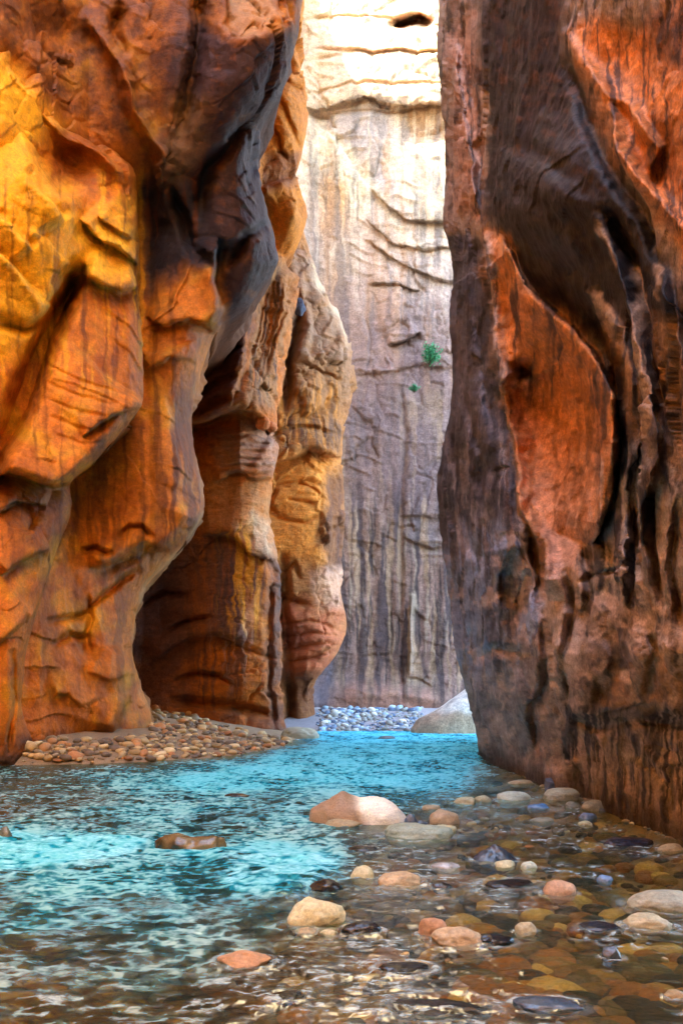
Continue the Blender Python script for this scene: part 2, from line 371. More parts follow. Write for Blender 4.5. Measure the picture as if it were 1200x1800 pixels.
def L0_feat(f):
    f.bump(60, 430, 120, 170, -0.9); f.bump(118, 292, 48, 36, 1.0, 25)
    f.groove([(-40, 60), (10, 108), (60, 182), (110, 240), (180, 275), (225, 310)], -0.35, 12, 0.05)
    f.edge([(150, 345), (105, 340), (80, 305), (60, 260), (25, 210)][::-1], 0.5, 40, 6, .3, 20)
    f.edge([(112, 390), (80, 340), (40, 300)][::-1], 0.45, 35, 5, .3, 15); f.edge([(95, 545), (60, 510), (30, 470), (-10, 435)][::-1], 0.4, 35, 5, .3, 15)
    f.edge([(60, 440), (30, 400), (-10, 370)][::-1], 0.3, 30, 5, .2, 12); f.edge([(125, 470), (80, 420), (50, 400)][::-1], 0.2, 25, 5)
    f.groove([(-20, 560), (40, 580), (90, 560), (140, 480)], 0.35, 12)
    f.edge([(245, 470), (215, 440), (180, 425), (140, 385)], 0.5, 30, 5, .4, 16); f.edge([(235, 420), (200, 400), (170, 380)], 0.3, 20, 5, .2, 12)
    f.edge([(244, 505), (215, 512), (175, 500), (140, 482)], 0.7, 40, 6, .5, 20)
    f.groove([(135, 480), (95, 565), (62, 645), (25, 740), (-30, 850)], 1.8, 20, 0.05)
    f.edge([(252, 708), (204, 768), (166, 812), (120, 845), (88, 856), (50, 842), (15, 830), (-40, 850)], 1.3, 70, 6, 1.2, 45, 0.03)
    f.bump(155, 680, 75, 130, -0.7, 15)
    f.edge([(250, 716), (205, 728), (175, 745), (145, 768)], 0.3, 30, 4, .25, 14)
    for k in range(5): f.groove([(75+4*k, 640+30*k), (140, 672+27*k), (200, 690+22*k)], 0.05, 4)
    f.bump(15, 1160, 34, 190, -0.7); f.bump(40, 930, 50, 50, -0.4)
    f.edge([(80, 890), (30, 880), (-10, 905)], 0.4, 30, 5, .2, 15); f.edge([(80, 965), (40, 985), (0, 1010)], 0.4, 30, 5, .2, 15)
    f.edge([(60, 1075), (25, 1105), (-10, 1140)], 0.25, 30, 5); f.groove([(20, 1150), (25, 1230), (15, 1320)], 0.2, 6)
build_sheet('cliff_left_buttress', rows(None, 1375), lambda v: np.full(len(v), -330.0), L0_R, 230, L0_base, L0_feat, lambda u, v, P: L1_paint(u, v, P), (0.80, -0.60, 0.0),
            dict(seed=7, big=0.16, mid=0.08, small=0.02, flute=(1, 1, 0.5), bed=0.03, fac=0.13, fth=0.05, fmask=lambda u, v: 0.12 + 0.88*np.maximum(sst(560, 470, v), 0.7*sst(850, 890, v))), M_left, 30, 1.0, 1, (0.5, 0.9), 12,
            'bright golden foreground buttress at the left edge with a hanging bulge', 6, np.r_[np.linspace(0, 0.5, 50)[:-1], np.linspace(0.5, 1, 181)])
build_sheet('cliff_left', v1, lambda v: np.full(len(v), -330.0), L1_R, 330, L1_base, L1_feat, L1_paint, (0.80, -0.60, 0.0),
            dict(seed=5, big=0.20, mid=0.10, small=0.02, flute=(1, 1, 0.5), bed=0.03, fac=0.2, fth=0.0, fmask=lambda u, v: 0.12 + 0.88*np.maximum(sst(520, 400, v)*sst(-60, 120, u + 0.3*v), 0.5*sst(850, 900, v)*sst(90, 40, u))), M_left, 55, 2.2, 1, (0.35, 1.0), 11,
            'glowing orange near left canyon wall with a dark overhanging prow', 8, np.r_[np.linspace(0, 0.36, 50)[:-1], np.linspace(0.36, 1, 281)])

# ---- second left mass: hanging slab, dark overhang, cavern column
L2_R = curve([(560, -1400), (545, -60), (530, 60), (531, 100), (535, 170), (536, 230), (527, 280), (517, 315), (532, 345), (541, 372), (532, 410), (517, 445), (497, 458), (500, 470), (526, 480), (517, 545), (507, 600), (497, 660), (490, 720), (484, 765), (488, 805), (478, 840), (470, 900), (482, 960), (489, 1010), (492, 1060), (496, 1150), (497, 1230), (500, 1330)])
def L2_base(u, v):
    d = np.interp(u, [150, 250, 330, 420, 500, 560], [31, 34.5, 35.2, 34.8, 35.6, 36.5])
    return d - 1.6*sst(520, 300, v) - 1.2*sst(760, 700, v)*sst(330, 380, u)*sst(480, 430, u)
def L2_feat(f):
    f.bump(500, 200, 45, 90, -0.8); f.bump(515, 390, 30, 50, -0.8)
    f.edge([(455, 335), (490, 318), (525, 312)], 0.8, 40, 6, 0.4, 20)
    f.groove([(470, 120), (500, 150), (530, 160)], 0.4, 8); f.groove([(460, 180), (485, 240), (505, 290)], 0.35, 7); f.groove([(485, 170), (515, 235), (525, 280)], 0.3, 6)
    f.edge([(500, 455), (470, 440), (440, 430)][::-1], 0.9, 40, 6, .5, 25)
    f.edge([(490, 760), (452, 733), (425, 718), (395, 727), (335, 750), (300, 760)][::1], 1.9, 70, 8, 1.2, 40, 0.05)
    f.edge([(452, 470), (440, 560), (425, 650), (412, 715)], 0.9, 45, 8, 0.6, 35)
    f.edge([(505, 480), (498, 560), (488, 640), (482, 720)], 0.6, 30, 6, 0.5, 20)
    for a in ((345, 640, 430, 610), (342, 690, 425, 660), (350, 720, 415, 695), (360, 610, 440, 570)): f.groove([(a[0], a[1]), ((a[0]+a[2])/2, (a[1]+a[3])/2-8), (a[2], a[3])], 0.45, 9)
    for k in range(5): f.groove([(440+6*k, 640+6*k), (455+8*k, 560+4*k), (470+9*k, 500)], 0.2, 4)
    f.bump(435, 790, 60, 45, -0.7)
    for k in range(6): f.groove([(385, 770+13*k), (430, 764+14*k), (486, 775+12*k)], 0.18, 3.5)
    f.edge([(490, 848), (450, 842), (410, 830), (370, 850)], 0.35, 30, 5, .2, 20)
    f.edge([(488, 985), (465, 985), (440, 975), (415, 950), (395, 938), (345, 942)], 0.6, 40, 5, 0.4, 30)
    f.edge([(480, 900), (468, 940), (488, 985)][::-1], 0.3, 20)
    f.bump(262, 1090, 70, 170, 0.9); f.bump(420, 1100, 90, 140, -0.5)
    f.edge([(425, 1138), (385, 1120), (345, 1116), (300, 1138), (270, 1165)], 0.7, 60, 5, 0.35, 30)
    f.groove([(300, 1105), (330, 1090), (370, 1085)], 0.5, 5); f.groove([(310, 1195), (345, 1185), (385, 1190), (400, 1205)], 0.5, 6)
    f.groove([(420, 1135), (455, 1150), (490, 1160)], 0.2, 4); f.groove([(250, 1060), (290, 1040), (330, 1045)], 0.4, 6)
    f.edge([(460, 985), (470, 1010), (490, 1030)], 0.5, 25)
    f.bump(455, 1240, 70, 30, 0.6); f.groove([(300, 1232), (400, 1240), (490, 1262)], 0.6, 10)
    f.groove([(478, 1000), (470, 1100), (478, 1200), (480, 1290)], 0.5, 7)
def L2_paint(u, v, P):
    p = Paint(u, v, P, ORANGE*0.72, 13)
    p.mix(sst(-.15, .35, p.pt)*0.7, BROWN*1.2)
    p.poly([(440, -1500), (600, -1500), (545, 80), (545, 450), (450, 470), (430, 250)], np.array([0.56, 0.21, 0.02]), 0.95, 15, pt=0.4)
    p.poly([(465, 270), (530, 270), (520, 318), (460, 345)], BROWN*1.2, 0.75, 8)
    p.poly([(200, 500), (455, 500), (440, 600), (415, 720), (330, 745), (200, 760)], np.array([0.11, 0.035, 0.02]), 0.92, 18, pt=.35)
    p.poly([(455, 455), (530, 455), (515, 560), (490, 720), (415, 715), (440, 580)], TAN*0.62, 0.8, 10, st=.4)
    p.streak(430, 505, 470, 725, VARN*1.6, 7, 0.8, 0.0, 5)
    p.streak(430, 505, 560, 735, ORANGE, 9, 0.7, 0.05, 8)
    p.poly([(370, 755), (490, 755), (490, 830), (380, 830)], PINK*0.7, 0.7, 12, pt=.4)
    p.poly([(360, 835), (480, 850), (475, 930), (400, 940), (350, 930)], TAN*0.8, 0.6, 15, pt=.4, st=.3)
    p.poly([(435, 900), (475, 930), (485, 985), (445, 975)], CREAM*0.7, 0.6, 10, st=.3)
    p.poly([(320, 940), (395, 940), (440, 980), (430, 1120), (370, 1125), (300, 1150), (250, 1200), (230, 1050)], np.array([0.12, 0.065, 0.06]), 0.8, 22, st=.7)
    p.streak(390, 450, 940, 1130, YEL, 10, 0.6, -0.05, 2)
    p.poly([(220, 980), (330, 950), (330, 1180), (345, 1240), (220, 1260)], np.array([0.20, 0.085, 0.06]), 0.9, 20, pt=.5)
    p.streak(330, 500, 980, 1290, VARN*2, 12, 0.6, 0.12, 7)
    p.streak(360, 500, 1120, 1240, PINK, 9, 0.35, 0.1, 9)
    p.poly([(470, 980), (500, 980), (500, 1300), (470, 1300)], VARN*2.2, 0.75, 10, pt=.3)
    p.poly([(380, 1235), (505, 1245), (505, 1320), (380, 1300)], BROWN*0.9, 0.6, 14, pt=.4)
    return p.c*np.array([1.10, 0.94, 0.78])
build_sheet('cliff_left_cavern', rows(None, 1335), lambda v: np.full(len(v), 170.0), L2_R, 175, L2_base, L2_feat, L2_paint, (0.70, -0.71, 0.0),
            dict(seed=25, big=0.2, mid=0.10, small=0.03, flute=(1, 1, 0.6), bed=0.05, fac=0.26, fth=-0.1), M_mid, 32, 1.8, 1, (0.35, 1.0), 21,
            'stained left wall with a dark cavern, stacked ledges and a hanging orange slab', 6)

# ---- third left mass: tall banded pillar
L3_R = curve([(500, -1400), (515, 300), (528, 400), (545, 445), (570, 500), (598, 555), (613, 605), (620, 650), (622, 685), (615, 722), (602, 768), (598, 800), (600, 850), (605, 905), (600, 945), (594, 1000), (597, 1040), (608, 1085), (606, 1115), (590, 1152), (566, 1180), (550, 1212), (552, 1250), (560, 1330)])
def L3_base(u, v):
    return np.interp(u, [400, 480, 560, 640], [41.5, 42.5, 43.0, 44.5]) + 1.5*sst(1170, 1215, v)
def L3_feat(f):
    f.edge([(612, 806), (575, 800), (540, 792), (500, 808), (460, 820)], 1.3, 60, 5, 0.7, 25)
    f.edge([(505, 690), (525, 680), (545, 688), (548, 715), (520, 720)], 0.4, 18)
    f.groove([(520, 640), (560, 650), (610, 668)], 0.3, 4); f.groove([(490, 760), (540, 748), (600, 765)], 0.3, 5)
    f.edge([(530, 480), (545, 560), (540, 640)], 0.5, 35, 6, .2, 20); f.groove([(530, 540), (520, 580), (505, 640), (495, 720)], 1.0, 8)
    f.bump(545, 900, 50, 90, -0.6)
    f.groove([(470, 860), (520, 850), (565, 870)], 0.22, 4); f.groove([(475, 905), (530, 920), (560, 905)], 0.22, 4); f.groove([(500, 880), (550, 885)], 0.2, 3)
    f.edge([(575, 830), (582, 900), (572, 980), (580, 1050)], 0.4, 30, 5, 0.3, 20)
    f.groove([(500, 1010), (515, 990), (525, 1015)], 0.35, 5); f.groove([(480, 1010), (495, 1050), (540, 1062)], 0.35, 6)
    f.edge([(610, 1118), (575, 1182), (548, 1196), (515, 1190)], 0.9, 45, 6, 0.8, 25)
    for k in range(4): f.groove([(500, 1100+22*k), (540, 1092+22*k), (590, 1105+12*k)], 0.25, 4)
    f.bump(560, 1100, 50, 70, -0.5)
    f.groove([(497, 980), (500, 1100), (505, 1200), (510, 1290)], 0.9, 10)
def L3_paint(u, v, P):
    p = Paint(u, v, P, TAN*0.55 + ORANGE*0.15, 23)
    p.mix(sst(-.15, .35, p.pt)*0.7, BROWN*1.3)
    p.poly([(500, 430), (560, 460), (630, 600), (620, 700), (480, 700), (500, 560)], GREY*0.35 + TAN*0.3, 0.75, 18, pt=.5)
    p.line([(540, 450), (572, 505), (600, 560), (615, 610)], CREAM*0.8, 8, 0.6)
    p.poly([(490, 640), (615, 640), (600, 790), (480, 800)], np.array([0.24, 0.11, 0.03]), 0.7, 16, pt=.5)
    p.streak(480, 610, 690, 800, np.array([0.62, 0.26, 0.04]), 8, 0.7, 0.0, 4); p.streak(480, 610, 740, 810, VARN*2, 8, 0.7, 0.02, 6)
    p.poly([(478, 805), (600, 805), (580, 900), (570, 990), (470, 980)], np.array([0.66, 0.27, 0.045]), 0.85, 14, pt=.4, st=.3)
    p.poly([(572, 830), (604, 830), (600, 1010), (565, 1020), (560, 950)], PURP*1.2, 0.7, 10, st=.5)
    p.poly([(545, 1005), (600, 1000), (604, 1070), (575, 1080), (550, 1060)], PINK*1.1, 0.55, 8, st=.9)
    p.poly([(490, 1050), (540, 1060), (612, 1080), (590, 1180), (500, 1190)], np.array([0.40, 0.13, 0.06]), 0.75, 14, pt=.4)
    p.poly([(498, 1100), (530, 1095), (530, 1135), (500, 1140)], PURP*2.4, 0.6, 8)
    p.poly([(480, 1190), (570, 1185), (570, 1330), (480, 1330)], BROWN*0.7, 0.75, 14, pt=.4)
    return p.c*np.array([1.10, 0.94, 0.78])
build_sheet('cliff_left_pillar', np.r_[np.linspace(380, 440, 10)[:-1], np.arange(440, 1330, STEP)], lambda v: np.full(len(v), 415.0), L3_R, 105, L3_base, L3_feat, L3_paint, (0.5, -0.86, 0.0),
            dict(seed=45, big=0.16, mid=0.10, small=0.03, flute=(1, 1, 0.6), bed=0.05, s=1.15, fac=0.32, fth=-0.15), M_mid, 26, 2.0, 1, (0.35, 1.0), 31,
            'farther left rock pillar with a golden middle band and rusty undercut foot', 5)

# ---- far wall closing the view
def L4_base(u, v):
    d = 62 - 2.2*sst(1180, 1240, v) + np.interp(u, [400, 560, 620, 780, 1000], [-3, 1.2, 0.6, -0.6, 2.5])
    return d + 5*sst(200, -300, v) + 14*sst(-200, -1300, v)
def L4_feat(f):
    E = f.edge; f.edge = lambda p_, h_, *a_: E(p_, 0.3*h_, *a_)
    f.edge([(650, 330), (680, 365), (720, 388), (800, 395)][::-1], 0.8, 60, 6, .5, 30)
    f.edge([(640, 385), (690, 425), (740, 438), (830, 432)][::-1], 0.8, 50, 6, .4, 30)
    f.edge([(640, 420), (700, 460), (760, 490), (830, 500)][::-1], 0.6, 50, 6, .4, 30)
    f.edge([(800, 195), (740, 190), (690, 185), (640, 175), (560, 190), (520, 195)], 1.5, 70, 6, .6, 40)
    f.edge([(545, 205), (590, 250), (620, 290), (650, 340)], 0.9, 50, 6, .3, 30)
    f.edge([(760, 42), (735, 30), (700, 40), (690, 50)], 1.2, 40, 5, 1.2, 16)
    f.groove([(690, 48), (720, 40), (752, 40)], 1.4, 9)
    f.bump(745, 230, 55, 30, 1.0)
    f.edge([(740, 510), (700, 500), (645, 500)], 0.6, 30, 4, .4, 12)
    f.groove([(645, 500), (640, 560), (650, 600), (641, 680)], 0.12, 3.5)
    f.edge([(738, 585), (715, 600), (690, 602), (680, 605)], 1.0, 30, 5, .8, 12)
    f.edge([(800, 645), (740, 640), (690, 655), (620, 660)], 0.6, 40, 4, .2, 15)
    f.groove([(705, 690), (712, 760), (703, 900), (705, 1230)], 0.28, 6, .02); f.groove([(724, 1050), (720, 1180)], -0.5, 4)
    f.edge([(805, 900), (760, 910), (700, 905)], 0.5, 30, 4, .3, 12); f.edge([(790, 960), (760, 965), (705, 945)], 0.6, 30, 4, .3, 12)
    f.edge([(760, 1205), (730, 1190), (715, 1190)], 0.6, 20, 4, .3, 10)
    f.groove([(600, 1222), (680, 1215), (760, 1225)], -0.6, 14)
    for k, (a, b) in enumerate(((630, 870), (655, 900), (680, 880), (740, 930), (765, 990))): f.groove([(a, b), (a+4, 1000), (a-5, 1200)], 0.08, 6+2*(k % 3))
    for k in range(5):
        y = 40 + 40*k + 13*math.sin(k*2.3); f.groove([(520+20*math.sin(k), y), (640, y-10+14*math.sin(k*1.7)), (800, y+16*math.cos(k))], 0.22, 4)
def L4_paint(u, v, P):
    p = Paint(u, v, P, np.array([0.62, 0.49, 0.40]), 33)
    p.mix(sst(-.1, .5, p.pt)*0.4, np.array([0.40, 0.29, 0.24]))
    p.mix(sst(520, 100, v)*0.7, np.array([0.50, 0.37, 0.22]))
    p.poly([(430, -1400), (1100, -1400), (1100, 20), (770, 120), (760, 20), (640, 0), (530, 40)], np.array([0.52, 0.41, 0.22]), 0.7, 40)
    p.streak(520, 820, 20, 200, np.array([0.52, 0.32, 0.24]), 14, 0.5, 0.05, 1)
    p.mix(0.55*sst(0.08, 0.3, fbm(u/40, v/9, None, 4, 91))*sst(330, 60, v)*sst(-100, 20, v), np.array([0.45, 0.28, 0.20]))
    p.mix(sst(400, 700, v)*0.94, np.array([0.225, 0.145, 0.115]))  # lower wall coloured darker, standing in for its shade
    p.poly([(545, 195), (660, 185), (720, 240), (700, 300), (720, 400), (650, 400), (600, 260)], GREY*1.15, 0.75, 14, pt=.3)
    p.poly([(700, 190), (800, 195), (800, 245), (720, 240)], np.array([0.36, 0.22, 0.12]), 0.8, 8, pt=.3)
    p.poly([(545, 215), (595, 260), (640, 310), (650, 380), (620, 390), (590, 320), (530, 280)], CREAM*0.85, 0.8, 10)
    p.poly([(700, 250), (780, 260), (790, 400), (740, 390), (690, 300)], CREAM*0.85, 0.75, 14, st=.3)
    p.poly([(570, 320), (610, 320), (612, 410), (565, 410)], np.array([0.70, 0.40, 0.16]), 0.75, 10, st=.3)
    p.poly([(568, 415), (625, 415), (628, 490), (572, 490)], CREAM*0.85, 0.8, 12, st=.3)
    p.poly([(655, 520), (690, 520), (690, 640), (655, 640)], np.array([0.60, 0.34, 0.24]), 0.6, 9, st=.3)
    p.poly([(690, 48), (715, 38), (735, 30), (758, 40), (730, 42), (700, 54)], DEEP, 0.9, 3)  # shadow in the recess near the top, painted dark
    p.poly([(680, 690), (770, 690), (770, 780), (700, 740)], np.array([0.28, 0.22, 0.15]), 0.65, 12, st=.3)
    p.poly([(590, 740), (705, 740), (705, 1000), (590, 1000)], np.array([0.25, 0.165, 0.12]), 0.6, 18, pt=.5)
    p.poly([(705, 760), (830, 700), (830, 980), (705, 980)], np.array([0.21, 0.18, 0.175]), 0.6, 18, pt=.4, st=.3)
    p.streak(590, 820, 880, 1260, np.array([0.06, 0.05, 0.05]), 9, 0.85, 0.0, 12)
    p.c = p.c*(1 + 0.8*fbm(u/12, v/20, None, 5, 171, 0.65)*sst(100, 500, v))[..., None]
    p.streak(590, 820, 900, 1240, CREAM*0.55, 9, 0.5, 0.12, 15)
    p.streak(540, 820, 200, 560, CREAM*0.85, 10, 0.5, 0.1, 17); p.streak(540, 820, 300, 900, GREY*0.4, 12, 0.6, 0.05, 19); p.streak(590, 820, 540, 1000, np.array([0.36, 0.25, 0.20]), 9, 0.5, 0.08, 21)
    p.poly([(540, 1080), (605, 1120), (600, 1260), (540, 1260)], BLUEG*0.7, 0.7, 22, pt=.3)  # dark blue shade of the gap by the pillar foot, painted on
    p.poly([(595, 1200), (760, 1215), (770, 1275), (580, 1275)], np.array([0.50, 0.28, 0.20]), 0.7, 10, pt=.3)
    p.poly([(720, 1040), (732, 1040), (728, 1185), (716, 1185)], CREAM*0.7, 0.45, 4)
    p.poly([(712, 1188), (760, 1195), (750, 1210), (720, 1205)], CREAM*0.6, 0.45, 5)
    p.poly([(560, 380), (690, 400), (700, 660), (600, 720), (560, 500)], np.array([0.50, 0.31, 0.21]), 0.45, 30, st=.4)
    p.streak(590, 830, 860, 1250, np.array([0.075, 0.058, 0.062]), 15, 0.85, 0.02, 61); p.streak(590, 830, 700, 1230, np.array([0.46, 0.33, 0.20]), 14, 0.6, 0.08, 63); p.streak(540, 830, 240, 700, np.array([0.50, 0.30, 0.17]), 17, 0.55, 0.06, 65); p.streak(540, 830, 200, 640, GREY*0.55, 20, 0.6, 0.05, 67)
    p.line([(560, 215), (610, 265), (650, 330), (700, 400), (760, 450)], CREAM*0.9, 12, 0.55, .1); p.line([(690, 260), (740, 330), (790, 380)], CREAM*0.9, 14, 0.5, .1)
    for q in ([(650, 330), (680, 365), (720, 388), (800, 395)], [(640, 385), (690, 425), (740, 438), (830, 432)], [(640, 420), (700, 460), (760, 490), (830, 500)], [(520, 195), (640, 175), (740, 190), (800, 195)], [(645, 500), (700, 500), (740, 512)], [(700, 905), (760, 910), (805, 900)], [(705, 945), (760, 965), (790, 960)]): p.line(q, np.array([0.13, 0.09, 0.07]), 2.6, 0.7, .2)
    p.poly([(600, 560), (800, 540), (800, 900), (600, 900)], np.array([0.25, 0.18, 0.19]), 0.4, 50, pt=.5, st=.5)
    return p.c*(np.array([1.13, 0.98, 0.80]) + (np.array([1.08, 0.97, 0.92]) - np.array([1.13, 0.98, 0.80]))*sst(280, 620, v)[..., None])*(0.88 - 0.20*sst(300, 560, v))[..., None]  # warm sunlit top and cooler, dimmer shaded foot put into the colour
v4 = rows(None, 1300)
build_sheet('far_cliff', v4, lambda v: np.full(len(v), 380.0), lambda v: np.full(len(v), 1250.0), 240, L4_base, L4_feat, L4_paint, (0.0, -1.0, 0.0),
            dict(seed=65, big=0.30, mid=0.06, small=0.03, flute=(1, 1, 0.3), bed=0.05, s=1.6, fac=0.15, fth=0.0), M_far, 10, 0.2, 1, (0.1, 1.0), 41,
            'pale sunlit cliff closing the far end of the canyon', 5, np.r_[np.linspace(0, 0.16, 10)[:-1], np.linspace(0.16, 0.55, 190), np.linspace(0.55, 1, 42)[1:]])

# ---- right wall
R_L = curve([(790, -1400), (776, -50), (774, 30), (770, 95), (778, 170), (785, 250), (788, 300), (781, 390), (793, 440), (801, 480), (796, 540), (790, 575), (797, 620), (796, 680), (789, 740), (778, 800), (769, 860), (774, 920), (784, 980), (792, 1060), (800, 1130), (818, 1200), (834, 1262), (843, 1310), (848, 1400)])
def R_base(u, v):
    X = np.interp(v, [-1400, -200, 300, 860, 1000, 1150, 1330, 1500], [2.6, 2.42, 2.45, 2.50, 2.62, 2.95, 3.52, 3.66])
    return np.minimum(F*X/(np.maximum(u, 700)-600), 24)
def R_feat(f):
    k = 1.0
    f.bump(985, 770, 95, 230, 3.2, -6, 2.6)                               # the orange hollow
    f.bump(890, 500, 35, 90, 1.4, 0, 3.0)
    f.edge([(1050, 960), (1078, 880), (1090, 800), (1086, 700), (1050, 620), (1000, 565), (930, 505), (905, 440), (880, 410)][::-1], 1.3, 70, 8, 0.4, 50, .06)
    f.edge([(965, 1060), (958, 960), (920, 900), (914, 790), (886, 700), (868, 620), (862, 540), (846, 460), (858, 405)][::-1][::-1], 0.9, 30, 6, 0.4, 25, .06)
    f.bump(925, 650, 18, 12, 0.8); f.edge([(870, 690), (895, 660), (940, 650), (950, 670)][::-1], 0.4, 15)
    f.edge([(905, 940), (920, 1000), (905, 1090)], 0.5, 30); f.bump(905, 1030, 22, 65, 1.4, 0, 3)
    f.bump(945, 1000, 14, 60, 1.2, -8)
    # folds of the draped varnished rock
    f.groove([(1000, 60), (1060, 150), (1100, 270), (1150, 335), (1215, 410)], -0.3, 16)
    f.groove([(1000, 120), (1040, 200), (1085, 310), (1140, 380), (1180, 470)], 0.25, 18)
    for pts, a, w in (([(1050, 390), (1092, 470), (1132, 600), (1160, 760), (1150, 900)], -0.16, 9), ([(1075, 380), (1115, 470), (1150, 580), (1185, 760)], 0.18, 10),
                      ([(1050, 520), (1085, 580), (1108, 680), (1112, 800), (1085, 930)], -0.18, 9), ([(1035, 540), (1085, 640), (1095, 780), (1065, 920)], 0.25, 9),
                      ([(1110, 470), (1150, 600), (1165, 700)], -0.12, 7), ([(1180, 480), (1190, 600), (1200, 760)], -0.15, 8), ([(1140, 760), (1120, 900), (1130, 1000)], 0.18, 9),
                      ([(1180, 780), (1165, 900), (1170, 1020)], 0.15, 9), ([(1070, 930), (1080, 1010), (1065, 1080)], 0.2, 10), ([(1100, 900), (1110, 1000), (1100, 1080)], -0.15, 9)): f.groove(pts, 1.6*a, 1.5*w)
    f.groove([(1055, 150), (1120, 190), (1160, 260), (1150, 320)], -0.2, 14); f.bump(1110, 110, 50, 60, 0.35); f.bump(1170, 300, 40, 60, 0.3)
    f.groove([(850, 100), (855, 250), (850, 380)], 0.35, 11); f.groove([(820, 20), (815, 100), (840, 200), (845, 330)], 0.35, 11)
    f.edge([(800, 60), (815, 200), (840, 320), (850, 380)], 0.7, 25)
    f.bump(960, 350, 100, 120, -1.2, 25)
    for k in range(3): f.groove([(880+20*k, 250+75*k), (950, 270+88*k), (1030, 330+80*k)], 0.14, 22)
    # dark flank of the corner
    for pts, a, w in (([(835, 420), (840, 560), (858, 660), (880, 760)], 0.8, 10), ([(812, 480), (808, 600), (820, 700), (850, 800), (840, 900)], 0.7, 8), ([(800, 780), (815, 860), (830, 960), (860, 990)], 0.8, 9),
                      ([(870, 800), (850, 860), (870, 960)], 0.6, 8), ([(800, 1000), (820, 1100), (850, 1160)], 0.6, 9), ([(840, 1160), (880, 1140), (930, 1150)], 0.6, 8), ([(860, 1180), (865, 1260), (880, 1330)], 0.5, 8), ([(905, 1170), (900, 1250), (920, 1330)], 0.4, 8)): f.groove(pts, 0.5*a, 1.5*w)
    f.bump(900, 1240, 50, 70, -0.4)
    # lower right
    f.bump(1110, 1160, 90, 70, -0.35); f.edge([(1210, 1270), (1130, 1235), (1060, 1262), (1000, 1250)], 0.35, 50, 8, 0.25, 30)
    f.groove([(1030, 1020), (1080, 1005), (1120, 985)], 0.2, 6)
    f.edge([(990, 1120), (1000, 1240), (990, 1300), (985, 1370)][::-1], 0.35, 30, 6, .2, 25)
    f.edge([(1215, 1340), (1170, 1345), (1130, 1320)], 0.12, 25)
    for pts, a, w in (([(1040, 960), (1050, 1040), (1035, 1110)], 0.5, 14), ([(1010, 1010), (1020, 1080), (1000, 1160), (1005, 1240)], 0.5, 13), ([(960, 1080), (965, 1160), (945, 1240), (950, 1330)], 0.5, 12), ([(1120, 900), (1128, 980), (1115, 1060)], 0.3, 12), ([(1165, 860), (1160, 960), (1175, 1060)], 0.3, 12), ([(1200, 880), (1195, 1000), (1210, 1100)], 0.3, 12), ([(1070, 1100), (1090, 1180), (1060, 1240)], 0.35, 18), ([(1150, 1110), (1160, 1170), (1130, 1230)], 0.25, 14), ([(1000, 1265), (1060, 1280), (1130, 1262), (1210, 1282)], 0.22, 10)): f.groove(pts, a, w)
    f.bump(985, 1160, 26, 60, -0.45, 8); f.bump(1030, 1200, 24, 50, -0.3); f.bump(1125, 1140, 40, 40, -0.22); f.bump(1190, 1150, 36, 40, -0.2); f.bump(930, 1200, 22, 60, -0.4); f.bump(1180, 1310, 40, 26, -0.12)
    for k in range(9): f.groove([(1010+24*k, 1290), (1014+24*k, 1350), (1008+25*k, 1420+4*k)], 0.06, 6)
